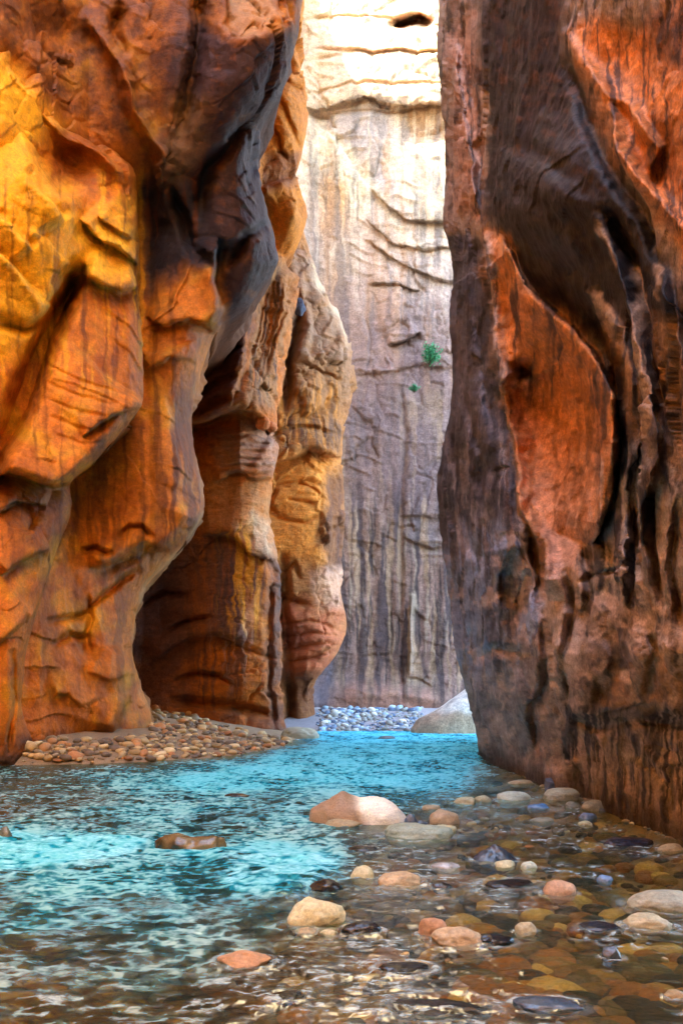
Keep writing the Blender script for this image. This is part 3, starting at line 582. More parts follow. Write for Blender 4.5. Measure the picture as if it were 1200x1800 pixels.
def R_paint(u, v, P):
    p = Paint(u, v, P, np.array([0.30, 0.19, 0.145]), 43)
    HO = np.array([0.62, 0.215, 0.06])
    p.mix(sst(-.1, .5, p.pt)*0.5, BROWN)
    # dark varnish sheet
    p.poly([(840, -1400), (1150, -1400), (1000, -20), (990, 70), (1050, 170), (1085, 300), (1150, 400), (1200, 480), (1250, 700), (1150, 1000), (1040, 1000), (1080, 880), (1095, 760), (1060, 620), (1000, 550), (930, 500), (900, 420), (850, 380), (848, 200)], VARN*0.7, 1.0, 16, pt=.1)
    p.mix(0.35*sst(0.0, 0.4, p.pt)*poly_mask(p.u, p.v, [(840, -100), (1000, -20), (1050, 170), (1085, 300), (1000, 350), (850, 250)], 20), BROWN*1.3)
    # orange shoulder, top right
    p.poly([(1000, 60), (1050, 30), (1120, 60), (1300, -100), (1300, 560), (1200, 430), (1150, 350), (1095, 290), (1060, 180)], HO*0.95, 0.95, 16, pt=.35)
    p.poly([(1130, 20), (1220, 0), (1220, 140), (1170, 120)], VARN*2, 0.7, 20, pt=.4); p.poly([(1150, 200), (1220, 230), (1215, 330), (1150, 300)], BROWN, 0.6, 18, pt=.5)
    # sunless orange hollow
    p.poly([(860, 405), (900, 420), (928, 500), (1000, 560), (1055, 625), (1088, 700), (1088, 810), (1070, 890), (1035, 960), (1010, 1040), (965, 1060), (960, 950), (918, 900), (915, 780), (888, 700), (868, 610), (848, 470)], HO, 0.95, 12, pt=.3)
    p.poly([(955, 930), (1040, 940), (1015, 1060), (1000, 1180), (985, 1250), (945, 1230), (965, 1090)], HO*0.6 + PINK*0.4, 0.95, 18, pt=.3)
    p.mix(0.5*poly_mask(p.u, p.v, [(880, 560), (980, 560), (1080, 700), (1080, 800), (940, 760)], 30)*sst(-0.1, 0.3, p.pt), HO*0.6)
    p.poly([(848, 420), (868, 410), (872, 520), (885, 640), (900, 660), (880, 690), (866, 600)], PINK*0.9, 0.75, 6)
    p.poly([(870, 660), (930, 655), (950, 672), (900, 690), (865, 690)], PINK, 0.6, 6)
    # corner strip
    p.poly([(790, 60), (830, 20), (850, 200), (850, 390), (800, 380), (800, 200)], np.array([0.40, 0.18, 0.11]), 0.8, 12, pt=.3)
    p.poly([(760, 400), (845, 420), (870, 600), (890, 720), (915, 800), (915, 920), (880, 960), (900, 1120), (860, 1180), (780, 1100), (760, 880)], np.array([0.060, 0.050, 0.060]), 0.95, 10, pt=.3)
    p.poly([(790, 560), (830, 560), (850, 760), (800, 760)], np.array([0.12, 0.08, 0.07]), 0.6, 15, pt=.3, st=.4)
    p.streak(780, 920, 950, 1200, BLUEG*1.5, 9, 0.9, -0.05, 3); p.streak(780, 930, 780, 1200, np.array([0.25, 0.17, 0.15]), 11, 0.6, 0.12, 6)
    p.poly([(870, 980), (930, 960), (940, 1060), (900, 1130), (870, 1100)], np.array([0.16, 0.09, 0.07]), 0.7, 12, pt=.3)
    hol = poly_mask(p.u, p.v, [(860, 405), (928, 500), (1055, 625), (1088, 760), (1035, 960), (965, 1050), (915, 780)], 8)
    n_ = fbm(u/9 + 0.8*p.w1, v/110, None, 4, 151, 0.6); p.mix((1-hol)*0.8*sst(0.02, 0.25, n_), VARN*1.2); p.mix((1-hol)*0.55*sst(0.08, 0.3, -n_)*sst(600, 900, v), np.array([0.34, 0.25, 0.22]))
    p.mix(hol*0.65*sst(0.0, 0.35, fbm(u/30, v/44, None, 4, 211, 0.6)), HO*0.45); p.mix(hol*0.5*sst(700, 980, v), PINK*0.9); p.streak(890, 1090, 440, 720, VARN*1.5, 12, 0.85, 0.04, 51, 30); p.streak(900, 1090, 600, 960, HO*0.4, 16, 0.6, 0.05, 53, 30)
    # pale flakes where the varnish spalled
    for q in ([(1048, 390), (1058, 395), (1090, 465), (1082, 472)], [(1048, 512), (1062, 515), (1085, 565), (1110, 650), (1098, 640), (1060, 560)], [(1110, 468), (1125, 470), (1140, 560), (1165, 640), (1160, 800), (1140, 700), (1125, 560)],
              [(1165, 470), (1175, 470), (1172, 530), (1166, 520)], [(850, 150), (862, 160), (860, 330), (852, 300)]):
        p.poly(q, np.array([0.42, 0.25, 0.17]), 0.75, 4)
    p.poly([(1065, 560), (1110, 640), (1150, 760), (1150, 860), (1120, 780), (1080, 640)], np.array([0.40, 0.17, 0.07]), 0.6, 10, st=.4)
    p.poly([(1130, 560), (1200, 560), (1220, 800), (1165, 860)], np.array([0.36, 0.17, 0.08]), 0.5, 14, st=.7)
    p.streak(1050, 1230, 560, 1060, VARN*1.5, 11, 0.85, -0.02, 22)
    p.streak(1040, 1230, 820, 1080, np.array([0.42, 0.28, 0.22]), 10, 0.7, 0.06, 25)
    # foot of the wall
    p.poly([(940, 1000), (1020, 1000), (1040, 1120), (1000, 1260), (940, 1250), (960, 1100)], PINK*0.95, 0.85, 16, pt=.4)
    p.poly([(960, 1040), (975, 950), (950, 900), (930, 940), (945, 1020)], np.array([0.28, 0.12, 0.05]), 0.8, 6)
    p.poly([(905, 1120), (935, 1050), (960, 1040), (950, 1100), (915, 1140)], BLUEG*2.0, 0.6, 8, st=.3)
    p.poly([(1030, 1060), (1230, 1060), (1230, 1240), (1130, 1240), (1040, 1260)], np.array([0.34, 0.17, 0.09]), 0.6, 20, pt=.6)
    p.poly([(1040, 1120), (1110, 1110), (1130, 1200), (1060, 1230)], VARN*1.8, 0.7, 20, pt=.5)
    p.poly([(1060, 1180), (1220, 1160), (1220, 1240), (1100, 1250)], np.array([0.42, 0.18, 0.06]), 0.5, 16, pt=.5)
    p.poly([(840, 1180), (940, 1160), (990, 1240), (990, 1400), (850, 1360)], np.array([0.25, 0.185, 0.175]), 0.75, 16, pt=.5, st=.4)
    p.poly([(1140, 1265), (1330, 1255), (1330, 1355), (1150, 1345)], PINK*1.1, 0.85, 10, pt=.3)
    p.poly([(985, 1260), (1090, 1260), (1250, 1350), (1250, 1520), (980, 1400)], np.array([0.40, 0.26, 0.20]), 0.75, 12)
    p.streak(985, 1260, 1255, 1500, VARN*1.6, 9, 0.95, -0.05, 31, 18); p.streak(990, 1230, 1265, 1480, OLIVE*0.8, 13, 0.6, 0.02, 34, 18); p.streak(1040, 1250, 1270, 1480, PINK*0.9, 11, 0.6, 0.12, 37, 18)
    p.line([(985, 1240), (978, 1330), (965, 1375)], PINK, 5, 0.7)
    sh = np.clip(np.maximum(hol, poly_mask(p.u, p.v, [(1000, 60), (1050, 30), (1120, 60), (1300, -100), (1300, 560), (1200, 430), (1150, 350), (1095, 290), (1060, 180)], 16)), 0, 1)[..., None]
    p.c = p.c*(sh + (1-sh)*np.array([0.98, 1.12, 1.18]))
    b_ = fbm(u/16, v/16, None, 5, 161, 0.65); lo_ = sst(880, 1050, v)*(1-hol)*(1 - 0.8*poly_mask(p.u, p.v, [(955, 930), (1040, 940), (1015, 1060), (1000, 1200), (945, 1200), (965, 1090)], 16)); p.mix(0.75*lo_*sst(0.02, 0.22, fbm(u/34, v/46, None, 4, 181, 0.6)), np.array([0.50, 0.34, 0.27])); p.mix(0.7*lo_*sst(0.10, 0.28, fbm(u/22, v/40, None, 4, 191, 0.6))*sst(1300, 1180, v), VARN*1.4)
    p.mix(0.7*sst(1090, 1190, u)*sst(840, 980, v)*sst(-0.1, 0.25, fbm(u/14, v/120, None, 3, 213)), np.array([0.50, 0.35, 0.27])); p.mix(0.75*sst(900, 840, u)*sst(960, 1010, v)*sst(1260, 1150, v)*sst(-0.15, 0.2, fbm(u/10, v/90, None, 3, 215)), BLUEG*1.7)
    p.streak(985, 1260, 1255, 1500, VARN*1.6, 8, 0.9, 0.02, 41, 18)
    p.c = p.c*(1 + 1.0*b_)[..., None]
    return p.c
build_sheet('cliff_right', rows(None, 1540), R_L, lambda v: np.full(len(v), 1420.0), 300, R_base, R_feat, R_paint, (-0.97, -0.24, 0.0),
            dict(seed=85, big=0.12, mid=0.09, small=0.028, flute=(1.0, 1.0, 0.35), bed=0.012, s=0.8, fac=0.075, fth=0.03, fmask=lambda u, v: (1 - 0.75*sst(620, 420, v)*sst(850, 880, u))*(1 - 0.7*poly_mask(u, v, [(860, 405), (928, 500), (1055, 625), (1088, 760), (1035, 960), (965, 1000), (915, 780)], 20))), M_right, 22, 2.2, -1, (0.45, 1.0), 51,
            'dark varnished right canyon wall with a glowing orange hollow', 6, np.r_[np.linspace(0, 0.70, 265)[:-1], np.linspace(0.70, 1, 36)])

# ---- the canyon goes on behind the camera, plus an added wall blocking sun
def plan_wall(name, plan, ztop, seed, label):
    plan = np.array(plan, float); L = np.r_[0, np.cumsum(np.hypot(*np.diff(plan, axis=0).T))]
    s = np.arange(0, L[-1], 0.7); x = np.interp(s, L, plan[:, 0]); y = np.interp(s, L, plan[:, 1]); zt = np.interp(s, L, ztop)
    w = np.linspace(0, 1, 70); z = -1.5 + (zt[:, None] + 1.5)*w[None]
    tx, ty = np.gradient(x), np.gradient(y); n = np.stack([ty, -tx, 0*tx], -1); n /= np.linalg.norm(n, axis=1)[:, None]
    P = np.stack([np.repeat(x[:, None], 70, 1), np.repeat(y[:, None], 70, 1), z], -1)
    h = 1.0*fbm(P[..., 0]/5, P[..., 1]/5, P[..., 2]/6, 4, seed) + 0.35*ridge(P[..., 0]/2, P[..., 1]/2, P[..., 2]/3, 3, seed+7)
    P = P + h[..., None]*n[:, None, :]
    c = np.empty(P.shape); c[:] = (0.68, 0.41, 0.15); c *= (1 + 0.4*fbm(P[..., 0]/2, P[..., 1]/2, P[..., 2]/5, 4, seed+3))[..., None]
    return add(name, mesh_from(name, P, grid_quads(*P.shape[:2]), c, M_left), 'structure', label)
plan_wall('sun_blocker_left', [(-2.6, 66), (-3.6, 62), (-6.5, 53), (-11, 46)], [60, 54, 55, 50], 9, 'unseen wall added behind the left pillar to shade the far cliff')  # unseen wall, added to keep sun off the lower far cliff
plan_wall('cliff_downstream', [(-11.5, 20), (-10.5, 8), (-10.0, -8), (-8, -24), (-3, -40), (5, -46), (7, -30), (5.0, -12), (4.2, -2), (3.9, 5.5)],
          [38, 32, 27, 25.5, 28, 37, 43, 47, 47, 43], 3, 'orange canyon walls continuing downstream behind the viewer')

# ------------------------------------------------------------------ river bed, banks and water
BANK = np.array([on_water(u, v)[:2] for u, v in ((130, 1346), (290, 1338), (400, 1331), (470, 1320), (507, 1311), (522, 1300), (540, 1290), (556, 1283))])
def bank_height(x, y):
    """ground level: channel, cobble bank on the left, far bank, shallow bar on the right"""
    z = -0.52 + 0.32*sst(-1.6, 1.2, x - 0.02*y)*sst(24, 14, y) + 0.05*sst(9, 4, y)
    xb = np.interp(y, BANK[:, 1], BANK[:, 0]); ok = sst(18.2, 19.4, y)*sst(41, 37, y)
    t = xb - x
    z = np.maximum(z, np.where(ok > 0, (-0.5 + ok*0.5) + np.where(t > 0, 0.17*t, 0.30*t), -9) - (1-ok)*0.3)
    z = np.maximum(z, np.clip((y - 40.0 - 0.25*np.sin(x*1.3))*0.12, -0.6, 0.95))
    z = np.maximum(z, np.where(y < 21, np.clip(-0.10 + 0.28*(x - 3.15), -0.6, 0.30), -9))
    return z + 0.05*fbm(x/0.9, y/0.9, None, 3, 5) + 0.02*fbm(x/0.2, y/0.2, None, 2, 15)
gu = np.r_[-900, -500, np.arange(-200, 1400, 5.0), 1700, 2100]; gv = np.r_[np.arange(1255, 1300, 1.5), np.arange(1300, 1420, 2.5), np.arange(1420, 1900, 5.0), np.geomspace(1900, 9000, 30)]
U, Vv = np.meshgrid(gu, gv)
D = 1.5*F/(Vv-HY); X = (U-CX)/F*D; Y = D
Z = bank_height(X, Y)
pt = fbm(X/0.55, Y/0.8, None, 4, 61, 0.6); pt2 = fbm(X/0.25, Y/0.35, None, 3, 65, 0.6)
c = np.empty(X.shape + (3,)); c[:] = (0.22, 0.15, 0.07)
def mixc(c, m, col): m = np.clip(m, 0, 1)[..., None]; return c*(1-m) + np.asarray(col)*m
c = mixc(c, sst(0.0, 0.35, pt)*0.8, (0.52, 0.31, 0.11)); c = mixc(c, sst(0.0, 0.35, -pt)*0.8, (0.07, 0.055, 0.035)); c = mixc(c, sst(0.1, 0.4, pt2)*0.6, (0.5, 0.36, 0.17)); c = mixc(c, sst(0.1, 0.4, -pt2)*0.6, (0.05, 0.05, 0.04))
c = mixc(c, sst(0.3, -1.6, X)*0.85*sst(20, 15, Y)*(0.8 + 0.6*pt), (0.085, 0.105, 0.045)); c = mixc(c, sst(16, 19, Y)*sst(42, 38, Y)*sst(0, -2, X)*0.8, (0.34, 0.23, 0.13))
c = mixc(c, sst(39, 41, Y), (0.36, 0.34, 0.33))
add('riverbed', mesh_from('riverbed', np.stack([X, Y, Z], -1), grid_quads(*X.shape, flip=True), c, M_bed), 'structure')
gx, gy = np.meshgrid(np.linspace(-90, 90, 40), np.linspace(-70, 160, 50))
add('ground', mesh_from('ground', np.stack([gx, gy, -1.2 + 0*gx], -1), grid_quads(*gx.shape, flip=True), np.full(gx.shape + (3,), 0.2), M_bed), 'structure')

# stones in the stream: photo column, waterline row, width, height above water (photo px), colour, wetness, shape, name, label
CR, TN, OR, PK, BL, DK, GY, WH = C(206, 180, 128), C(176, 138, 92), C(196, 112, 56), C(188, 128, 100), C(78, 104, 128), C(34, 36, 38), C(132, 124, 112), C(208, 204, 190)
STONES = [
 (738, 1477, 116, 25, C(150, 158, 146), 0, 'flat', 'long flat blue-grey stone in front of the saddle boulder'),
 (602, 1455, 58, 13, TN, 0, 'flat', 'low tan slab at the foot of the saddle boulder'),
 (782, 1454, 50, 30, C(190, 138, 92), 0, 'round', 'peach stone right of the flat blue-grey stone, upper of two'),
 (781, 1465, 46, 13, CR, 0, 'flat', 'small cream stone lying against the peach stone'),
 (722, 1453, 20, 20, BL, 1, 'round', 'small slate-blue stone tucked at the right end of the saddle boulder'),
 (740, 1456, 24, 12, BL*0.7, 1, 'flat', 'wet blue stone between the saddle boulder and the peach stone'),
 (820, 1417, 42, 15, CR*0.8, 0, 'angular', 'pale wedge stone, left of a pair in the riffle'),
 (850, 1413, 29, 13, CR*0.75, 0, 'round', 'pale rounded stone, right of a pair in the riffle'),
 (758, 1426, 31, 10, TN, 0, 'flat', 'small tan stone breaking the surface behind the peach stone'),
 (905, 1410, 54, 18, C(172, 176, 168), 0, 'flat', 'broad whitish stone left of the blue upright stone'),
 (968, 1391, 24, 24, C(82, 92, 120), 0, 'angular', 'upright blue stone against the foot of the right cliff'),
 (992, 1410, 62, 25, C(160, 146, 130), 0, 'round', 'large smooth grey-beige stone at the foot of the right cliff'),
 (1048, 1427, 46, 19, C(150, 128, 104), 0, 'round', 'brownish stone to the right of the large grey-beige stone'),
 (1035, 1441, 30, 11, C(96, 120, 150), 1, 'flat', 'flat blue wet stone below the brownish stone'),
 (948, 1424, 37, 10, C(60, 130, 190), 1, 'flat', 'vivid blue wet stone in the right riffle'),
 (905, 1357, 13, 11, WH, 0, 'round', 'tiny white stone at the dark corner of the right cliff'),
 (918, 1380, 42, 8, TN, 0, 'flat', 'thin tan slab near the waterline left of the blue upright stone'),
 (1036, 1400, 22, 9, TN, 0, 'flat', 'small tan stone behind the large grey-beige stone'),
 (1008, 1424, 26, 14, GY*0.7, 0, 'round', 'dark grey stone just below the large grey-beige stone'),
 (1030, 1453, 24, 9, CR*0.8, 0, 'round', 'small beige stone below the flat blue wet stone'),
 (955, 1448, 38, 10, GY, 0, 'flat', 'low grey stone in the middle of the right riffle'),
 (870, 1518, 66, 33, C(48, 66, 82), 1, 'pyramid', 'dark blue pyramid-shaped stone standing wet in the shallows'),
 (888, 1528, 35, 14, CR, 0, 'round', 'cream pebble at the foot of the dark pyramid stone'),
 (930, 1531, 26, 16, WH*0.85, 0, 'round', 'whitish pebble right of the dark pyramid stone'),
 (784, 1531, 48, 13, C(160, 160, 158), 1, 'flat', 'pale wet stone left of the dark pyramid stone'),
 (637, 1551, 42, 27, CR*1.05, 0, 'round', 'small round cream stone above the large cream boulder'),
 (704, 1563, 73, 25, C(200, 146, 92), 0, 'round', 'oval orange-tan stone beside the round cream stone'),
 (572, 1571, 56, 22, DK, 1, 'round', 'glossy black stone above the large cream boulder'),
 (776, 1567, 34, 14, DK, 1, 'round', 'small black wet stone right of the oval orange-tan stone'),
 (556, 1632, 96, 47, C(222, 190, 132), 0, 'round', 'large smooth cream boulder in the foreground stream'),
 (538, 1647, 34, 13, TN, 0, 'round', 'tan pebble under the left side of the large cream boulder'),
 (577, 1649, 26, 13, CR, 0, 'round', 'cream pebble under the right side of the large cream boulder'),
 (634, 1646, 66, 20, C(30, 36, 44), 1, 'flat', 'black wet slab right of the large cream boulder'),
 (762, 1653, 50, 37, C(196, 116, 58), 0, 'angular', 'angular orange stone leaning beside a smooth tan one'),
 (809, 1668, 84, 32, C(190, 140, 96), 0, 'round', 'smooth elongated tan stone beside the angular orange one'),
 (925, 1645, 36, 21, C(180, 148, 104), 0, 'round', 'small tan stone alone right of the black ripple stones'),
 (870, 1667, 70, 22, C(28, 34, 42), 1, 'angular', 'black wet jagged stone right of the smooth elongated tan stone'),
 (985, 1578, 55, 26, C(204, 128, 76), 0, 'round', 'orange stone with a wet blue edge on the right side'),
 (1180, 1604, 130, 30, C(170, 148, 122), 0, 'flat', 'broad pale slab at the right edge of the photo'),
 (1146, 1639, 80, 27, C(192, 158, 110), 0, 'round', 'rounded tan stone in front of the broad pale slab'),
 (1065, 1553, 25, 14, C(96, 132, 170), 1, 'round', 'small light blue wet stone right of the orange stone'),
 (1076, 1690, 38, 27, C(70, 78, 88), 1, 'angular', 'slate grey stone alone in the lower right shallows'),
 (1112, 1490, 82, 14, C(40, 40, 58), 1, 'flat', 'long dark bluish slab by the foot of the right cliff'),
 (1182, 1500, 44, 14, TN, 0, 'round', 'tan stone at the right edge by the cliff foot'),
 (428, 1703, 92, 28, C(206, 124, 60), 0, 'angular', 'rough orange stone splashing in the lower left stream'),
 (415, 1404, 42, 8, DK, 1, 'flat', 'thin dark stone breaking the turquoise current'),
 (6, 1481, 26, 26, GY*0.6, 1, 'round', 'grey stone at the left edge of the photo in white water'),
 (775, 1788, 170, 8, C(26, 30, 34), 1, 'round', 'long black wet stone at the bottom of the photo'),
 (968, 1782, 110, 18, C(60, 82, 104), 1, 'round', 'large blue-grey wet stone at the bottom right'),
 (712, 1714, 90, 14, C(30, 34, 36), 1, 'round', 'black wet stone below the pale ripple, lower centre'),
 (505, 1762, 64, 12, C(36, 36, 30), 1, 'round', 'dark mossy stone under the ripples, lower centre left'),
 (1190, 1762, 40, 18, C(170, 120, 50), 0, 'round', 'golden stone at the lower right edge'),
 (900, 1564, 90, 11, C(24, 28, 36), 1, 'flat', 'flat black stone left of the orange stone with blue edge'),
 (640, 1500, 54, 10, C(40, 48, 44), 1, 'round', 'dark hump under a curl of water below the saddle boulder'),
 (1060, 1640, 70, 12, C(34, 44, 58), 1, 'flat', 'dark wet slab left of the rounded tan stone'),
 (525, 1299, 62, 20, C(176, 150, 116), 0, 'flat', 'pale flat boulder at the tip of the left cobble bank'),
 (680, 1300, 30, 6, C(90, 120, 130), 1, 'flat', 'low wet stone in the stream before the far bank'),
]
# stream surface
wu = np.r_[-700, -450, np.arange(-250, 1450, 2.4), 1600, 1900]; wv = np.r_[np.arange(1277, 1330, 0.35), np.arange(1330, 1420, 0.8), np.arange(1420, 1560, 1.4), np.arange(1560, 1840, 2.0), np.geomspace(1840, 6000, 25)]
U, Vv = np.meshgrid(wu, wv); D = 1.5*F/(Vv-HY); X = (U-CX)/F*D; Y = D
wp = 22*fbm(U/60, Vv/20, None, 3, 7)
def pm(pts, soft): return poly_mask(U + wp, Vv + wp*0.45, pts, soft)
turq = np.maximum.reduce([
    pm([(560, 1270), (1000, 1270), (860, 1335), (800, 1400), (690, 1395), (560, 1392), (330, 1400), (250, 1370), (420, 1335), (540, 1305)], 14),
    0.9*pm([(-300, 1455), (0, 1455), (130, 1462), (260, 1470), (260, 1500), (140, 1530), (0, 1545), (-300, 1550)], 12),
    0.8*pm([(250, 1490), (400, 1480), (480, 1470), (600, 1500), (600, 1540), (540, 1580), (400, 1590), (370, 1540)], 16),
    0.55*pm([(250, 1400), (560, 1400), (560, 1470), (400, 1465), (200, 1460), (100, 1430)], 20),
    0.5*pm([(-200, 1540), (130, 1540), (380, 1600), (300, 1640), (-200, 1700)], 30),
    0.35*pm([(860, 1340), (960, 1400), (900, 1440), (780, 1440), (700, 1400), (800, 1390)], 20)])
turq = np.maximum.reduce([turq, 0.25*pm([(-300, 1385), (300, 1360), (560, 1390), (680, 1420), (620, 1500), (600, 1560), (430, 1660), (300, 1720), (-300, 1780)], 60), 0.6*pm([(-300, 1440), (250, 1440), (600, 1470), (610, 1560), (400, 1610), (-300, 1570)], 40), 0.75*pm([(560, 1270), (1000, 1270), (900, 1330), (820, 1420), (560, 1415), (250, 1410), (150, 1370), (400, 1330)], 30)])
rapid = np.maximum.reduce([0.9*pm([(-300, 1450), (150, 1460), (270, 1475), (250, 1510), (100, 1545), (-300, 1560)], 14), 0.8*pm([(370, 1490), (600, 1495), (590, 1545), (520, 1590), (400, 1580)], 16),
    0.7*pm([(420, 1335), (830, 1295), (810, 1345), (720, 1375), (500, 1385), (380, 1370)], 16), 0.45*pm([(-200, 1390), (560, 1390), (560, 1470), (-200, 1460)], 25), 0.42*pm([(-200, 1540), (420, 1580), (420, 1680), (-200, 1800)], 40),
    0.30*pm([(760, 1380), (1000, 1380), (1000, 1460), (760, 1470)], 20), 0.35*pm([(600, 1555), (1000, 1545), (900, 1600), (620, 1590)], 14)])
# wave relief: braided streamlines drifting towards the lower left, sharp little crests
fx = X + 0.10*Y; wx_ = 0.35*fbm(X/1.2, Y/1.6, None, 3, 81); wy_ = 0.5*fbm(X/1.2, Y/1.6, None, 3, 83)
r1 = ridge(fx/0.75 + wx_, Y/0.60 + wy_, None, 3, 91, 0.55); r2 = ridge(fx/0.30 + wx_*2, Y/0.20 + wy_*2, None, 3, 95, 0.55); r3 = fbm(fx/0.10, Y/0.06 + wx_*3, None, 3, 99, 0.6)
calm = 0.18 + 0.82*rapid
r4 = fbm(fx/0.16 + wx_, Y/0.09 + 2*wy_, None, 2, 231, 0.45)
Z = 0.055*calm*r1 + 0.020*(0.55 + 0.45*rapid)*r2 + 0.011*r4 + 0.06*rapid*fbm(X/1.4, Y/0.9, None, 3, 103)
d1 = ridge(fx/0.17 + wx_*2, Y/0.11 + wy_*2, None, 2, 201, 0.6); d2 = ridge(fx/0.34 + wx_, Y/0.32 + wy_, None, 4, 205, 0.62); d3 = fbm(fx/0.9 + wx_, Y/1.5 + wy_, None, 4, 209, 0.6)
crest = 0.35 - 0.05*sst(1540, 1640, Vv) + 0.62*(d1 - 0.30) + 0.62*(d2 - 0.32) + 0.60*d3 + 0.40*(turq - 0.5)
crest = np.clip(crest, 0, 1)
wq = 40*fbm(U/110, Vv/45, None, 3, 221)
deep = poly_mask(U + wq, Vv + 0.5*wq, [(-900, 1200), (1100, 1200), (860, 1335), (780, 1395), (660, 1470), (640, 1540), (540, 1620), (430, 1690), (360, 1760), (320, 1900), (-900, 1900)], 70)
deep = np.clip(0.10 + 0.86*deep*(0.9 + 0.5*d3), 0, 0.97)*(0.75 + 0.25*sst(1740, 1580, Vv))
bankside = 1.0*np.exp(-np.clip(np.interp(Y, BANK[:, 1], BANK[:, 0])*-1 + X, 0, 9)/1.0)*sst(17, 20, Y)*sst(40, 36, Y); deep *= 1 - 0.75*bankside
foam_glint = 1.15*rapid*sst(0.16, 0.52, 0.45*d2 + 0.40*d1 + 0.6*fbm(fx/0.5, Y/0.6, None, 4, 111, 0.6) - 0.12)
foam_glint = np.maximum(foam_glint, 0.7*np.maximum(turq, 0.5*rapid)*sst(0.66, 0.9, crest))
foam_glint = np.maximum(foam_glint, 0.8*sst(0.60, 0.78, d1*0.7 + 0.35*r2)*sst(0.0, 0.25, fbm(X/1.0, Y/0.8, None, 3, 117)))  # small white glints on the clear water, painted like foam
nz_ = sst(-0.15, 0.45, r2)*(0.35 + 0.65*sst(-0.1, 0.3, fbm(X/0.3, Y/0.3, None, 2, 131)))
for (sx, sv, sw, sh, _, wet, shp, _l) in STONES:
    p = on_water(sx, sv-2); w = sw*p.y/F
    if p.y > 30: continue
    k = np.ix_((wv > sv-70) & (wv < sv+70), (wu > sx-1.6*sw-10) & (wu < sx+1.6*sw+10))
    dx = (X[k] - p.x)/w; dy = (Y[k] - p.y - 0.15*w)/w
    r = np.hypot(dx, dy*1.3); ring = np.exp(-((r-0.62)/0.10)**2)
    if sw > 30: foam_glint[k] = np.maximum(foam_glint[k], 0.75*ring*nz_[k])
    Z[k] += 0.010*ring + 0.012*np.exp(-(r/0.9)**2)*r2[k]
shallow = np.clip(bank_height(X, Y)*-1, 0, 0.6)
def water_mat():
    m = bpy.data.materials.new('river_water'); m.use_nodes = True; nt = m.node_tree; nt.nodes.clear(); L = nt.links
    out = N(nt, 'ShaderNodeOutputMaterial')
    def A(n):
        a = N(nt, 'ShaderNodeAttribute'); a.attribute_name = n; return a.outputs['Fac']
    tc = N(nt, 'ShaderNodeTexCoord'); mp = N(nt, 'ShaderNodeMapping'); mp.inputs['Scale'].default_value = (5, 10, 5); mp.inputs['Rotation'].default_value = (0, 0, 0.15)
    L.new(tc.outputs['Object'], mp.inputs[0])
    nz = N(nt, 'ShaderNodeTexNoise'); nz.inputs['Scale'].default_value = 1.0; nz.inputs['Detail'].default_value = 2; nz.inputs['Roughness'].default_value = 0.5; nz.inputs['Distortion'].default_value = 0.6
    L.new(mp.outputs[0], nz.inputs[0])
    bp = N(nt, 'ShaderNodeBump'); bp.inputs['Strength'].default_value = 0.4; bp.inputs['Distance'].default_value = 0.03; L.new(nz.outputs['Fac'], bp.inputs['Height'])
    clear = N(nt, 'ShaderNodeBsdfTransparent'); clear.inputs[0].default_value = (0.88, 0.88, 0.62, 1)
    body = N(nt, 'ShaderNodeBsdfPrincipled'); body.inputs['Roughness'].default_value = 0.5; body.inputs['Specular IOR Level'].default_value = 0.0
    ramp = N(nt, 'ShaderNodeValToRGB'); e = ramp.color_ramp.elements
    e[0].position = 0.22; e[0].color = (0.003, 0.055, 0.070, 1); e[1].position = 0.86; e[1].color = (0.10, 0.74, 0.84, 1)
    e_ = e.new(0.42); e_.color = (0.004, 0.13, 0.16, 1); e_ = e.new(0.60); e_.color = (0.001, 0.36, 0.50, 1)
    L.new(A('crest'), ramp.inputs[0])
    rg = N(nt, 'ShaderNodeValToRGB'); e = rg.color_ramp.elements; e[0].position = 0.22; e[0].color = (0.010, 0.026, 0.018, 1); e[1].position = 0.85; e[1].color = (0.42, 0.62, 0.52, 1)
    e_ = e.new(0.54); e_.color = (0.022, 0.048, 0.030, 1); e_ = e.new(0.70); e_.color = (0.10, 0.21, 0.17, 1); L.new(A('crest'), rg.inputs[0])
    bm_ = N(nt, 'ShaderNodeMix', data_type='RGBA'); L.new(A('turq'), bm_.inputs[0]); L.new(rg.outputs[0], bm_.inputs[6]); L.new(ramp.outputs[0], bm_.inputs[7]); L.new(bm_.outputs[2], body.inputs['Base Color']); L.new(bp.outputs[0], body.inputs['Normal'])
    m1 = N(nt, 'ShaderNodeMixShader'); L.new(A('deep'), m1.inputs[0]); L.new(clear.outputs[0], m1.inputs[1]); L.new(body.outputs[0], m1.inputs[2])
    fr = N(nt, 'ShaderNodeFresnel'); fr.inputs[0].default_value = 1.33; L.new(bp.outputs[0], fr.inputs[1])
    gl = N(nt, 'ShaderNodeBsdfGlossy'); gl.inputs['Roughness'].default_value = 0.17; L.new(bp.outputs[0], gl.inputs['Normal'])
    gc = N(nt, 'ShaderNodeMix', data_type='RGBA'); gc.inputs[6].default_value = (0.85, 0.95, 1, 1); gc.inputs[7].default_value = (0.02, 0.60, 0.95, 1); L.new(A('turq'), gc.inputs[0]); L.new(gc.outputs[2], gl.inputs[0])
    fs = N(nt, 'ShaderNodeMath', operation='MULTIPLY_ADD'); L.new(A('deep'), fs.inputs[0]); fs.inputs[1].default_value = -0.16; fs.inputs[2].default_value = 0.38
    fm = N(nt, 'ShaderNodeMath', operation='MULTIPLY'); L.new(fr.outputs[0], fm.inputs[0]); L.new(fs.outputs[0], fm.inputs[1])
    m2 = N(nt, 'ShaderNodeMixShader'); L.new(fm.outputs[0], m2.inputs[0]); L.new(m1.outputs[0], m2.inputs[1]); L.new(gl.outputs[0], m2.inputs[2])
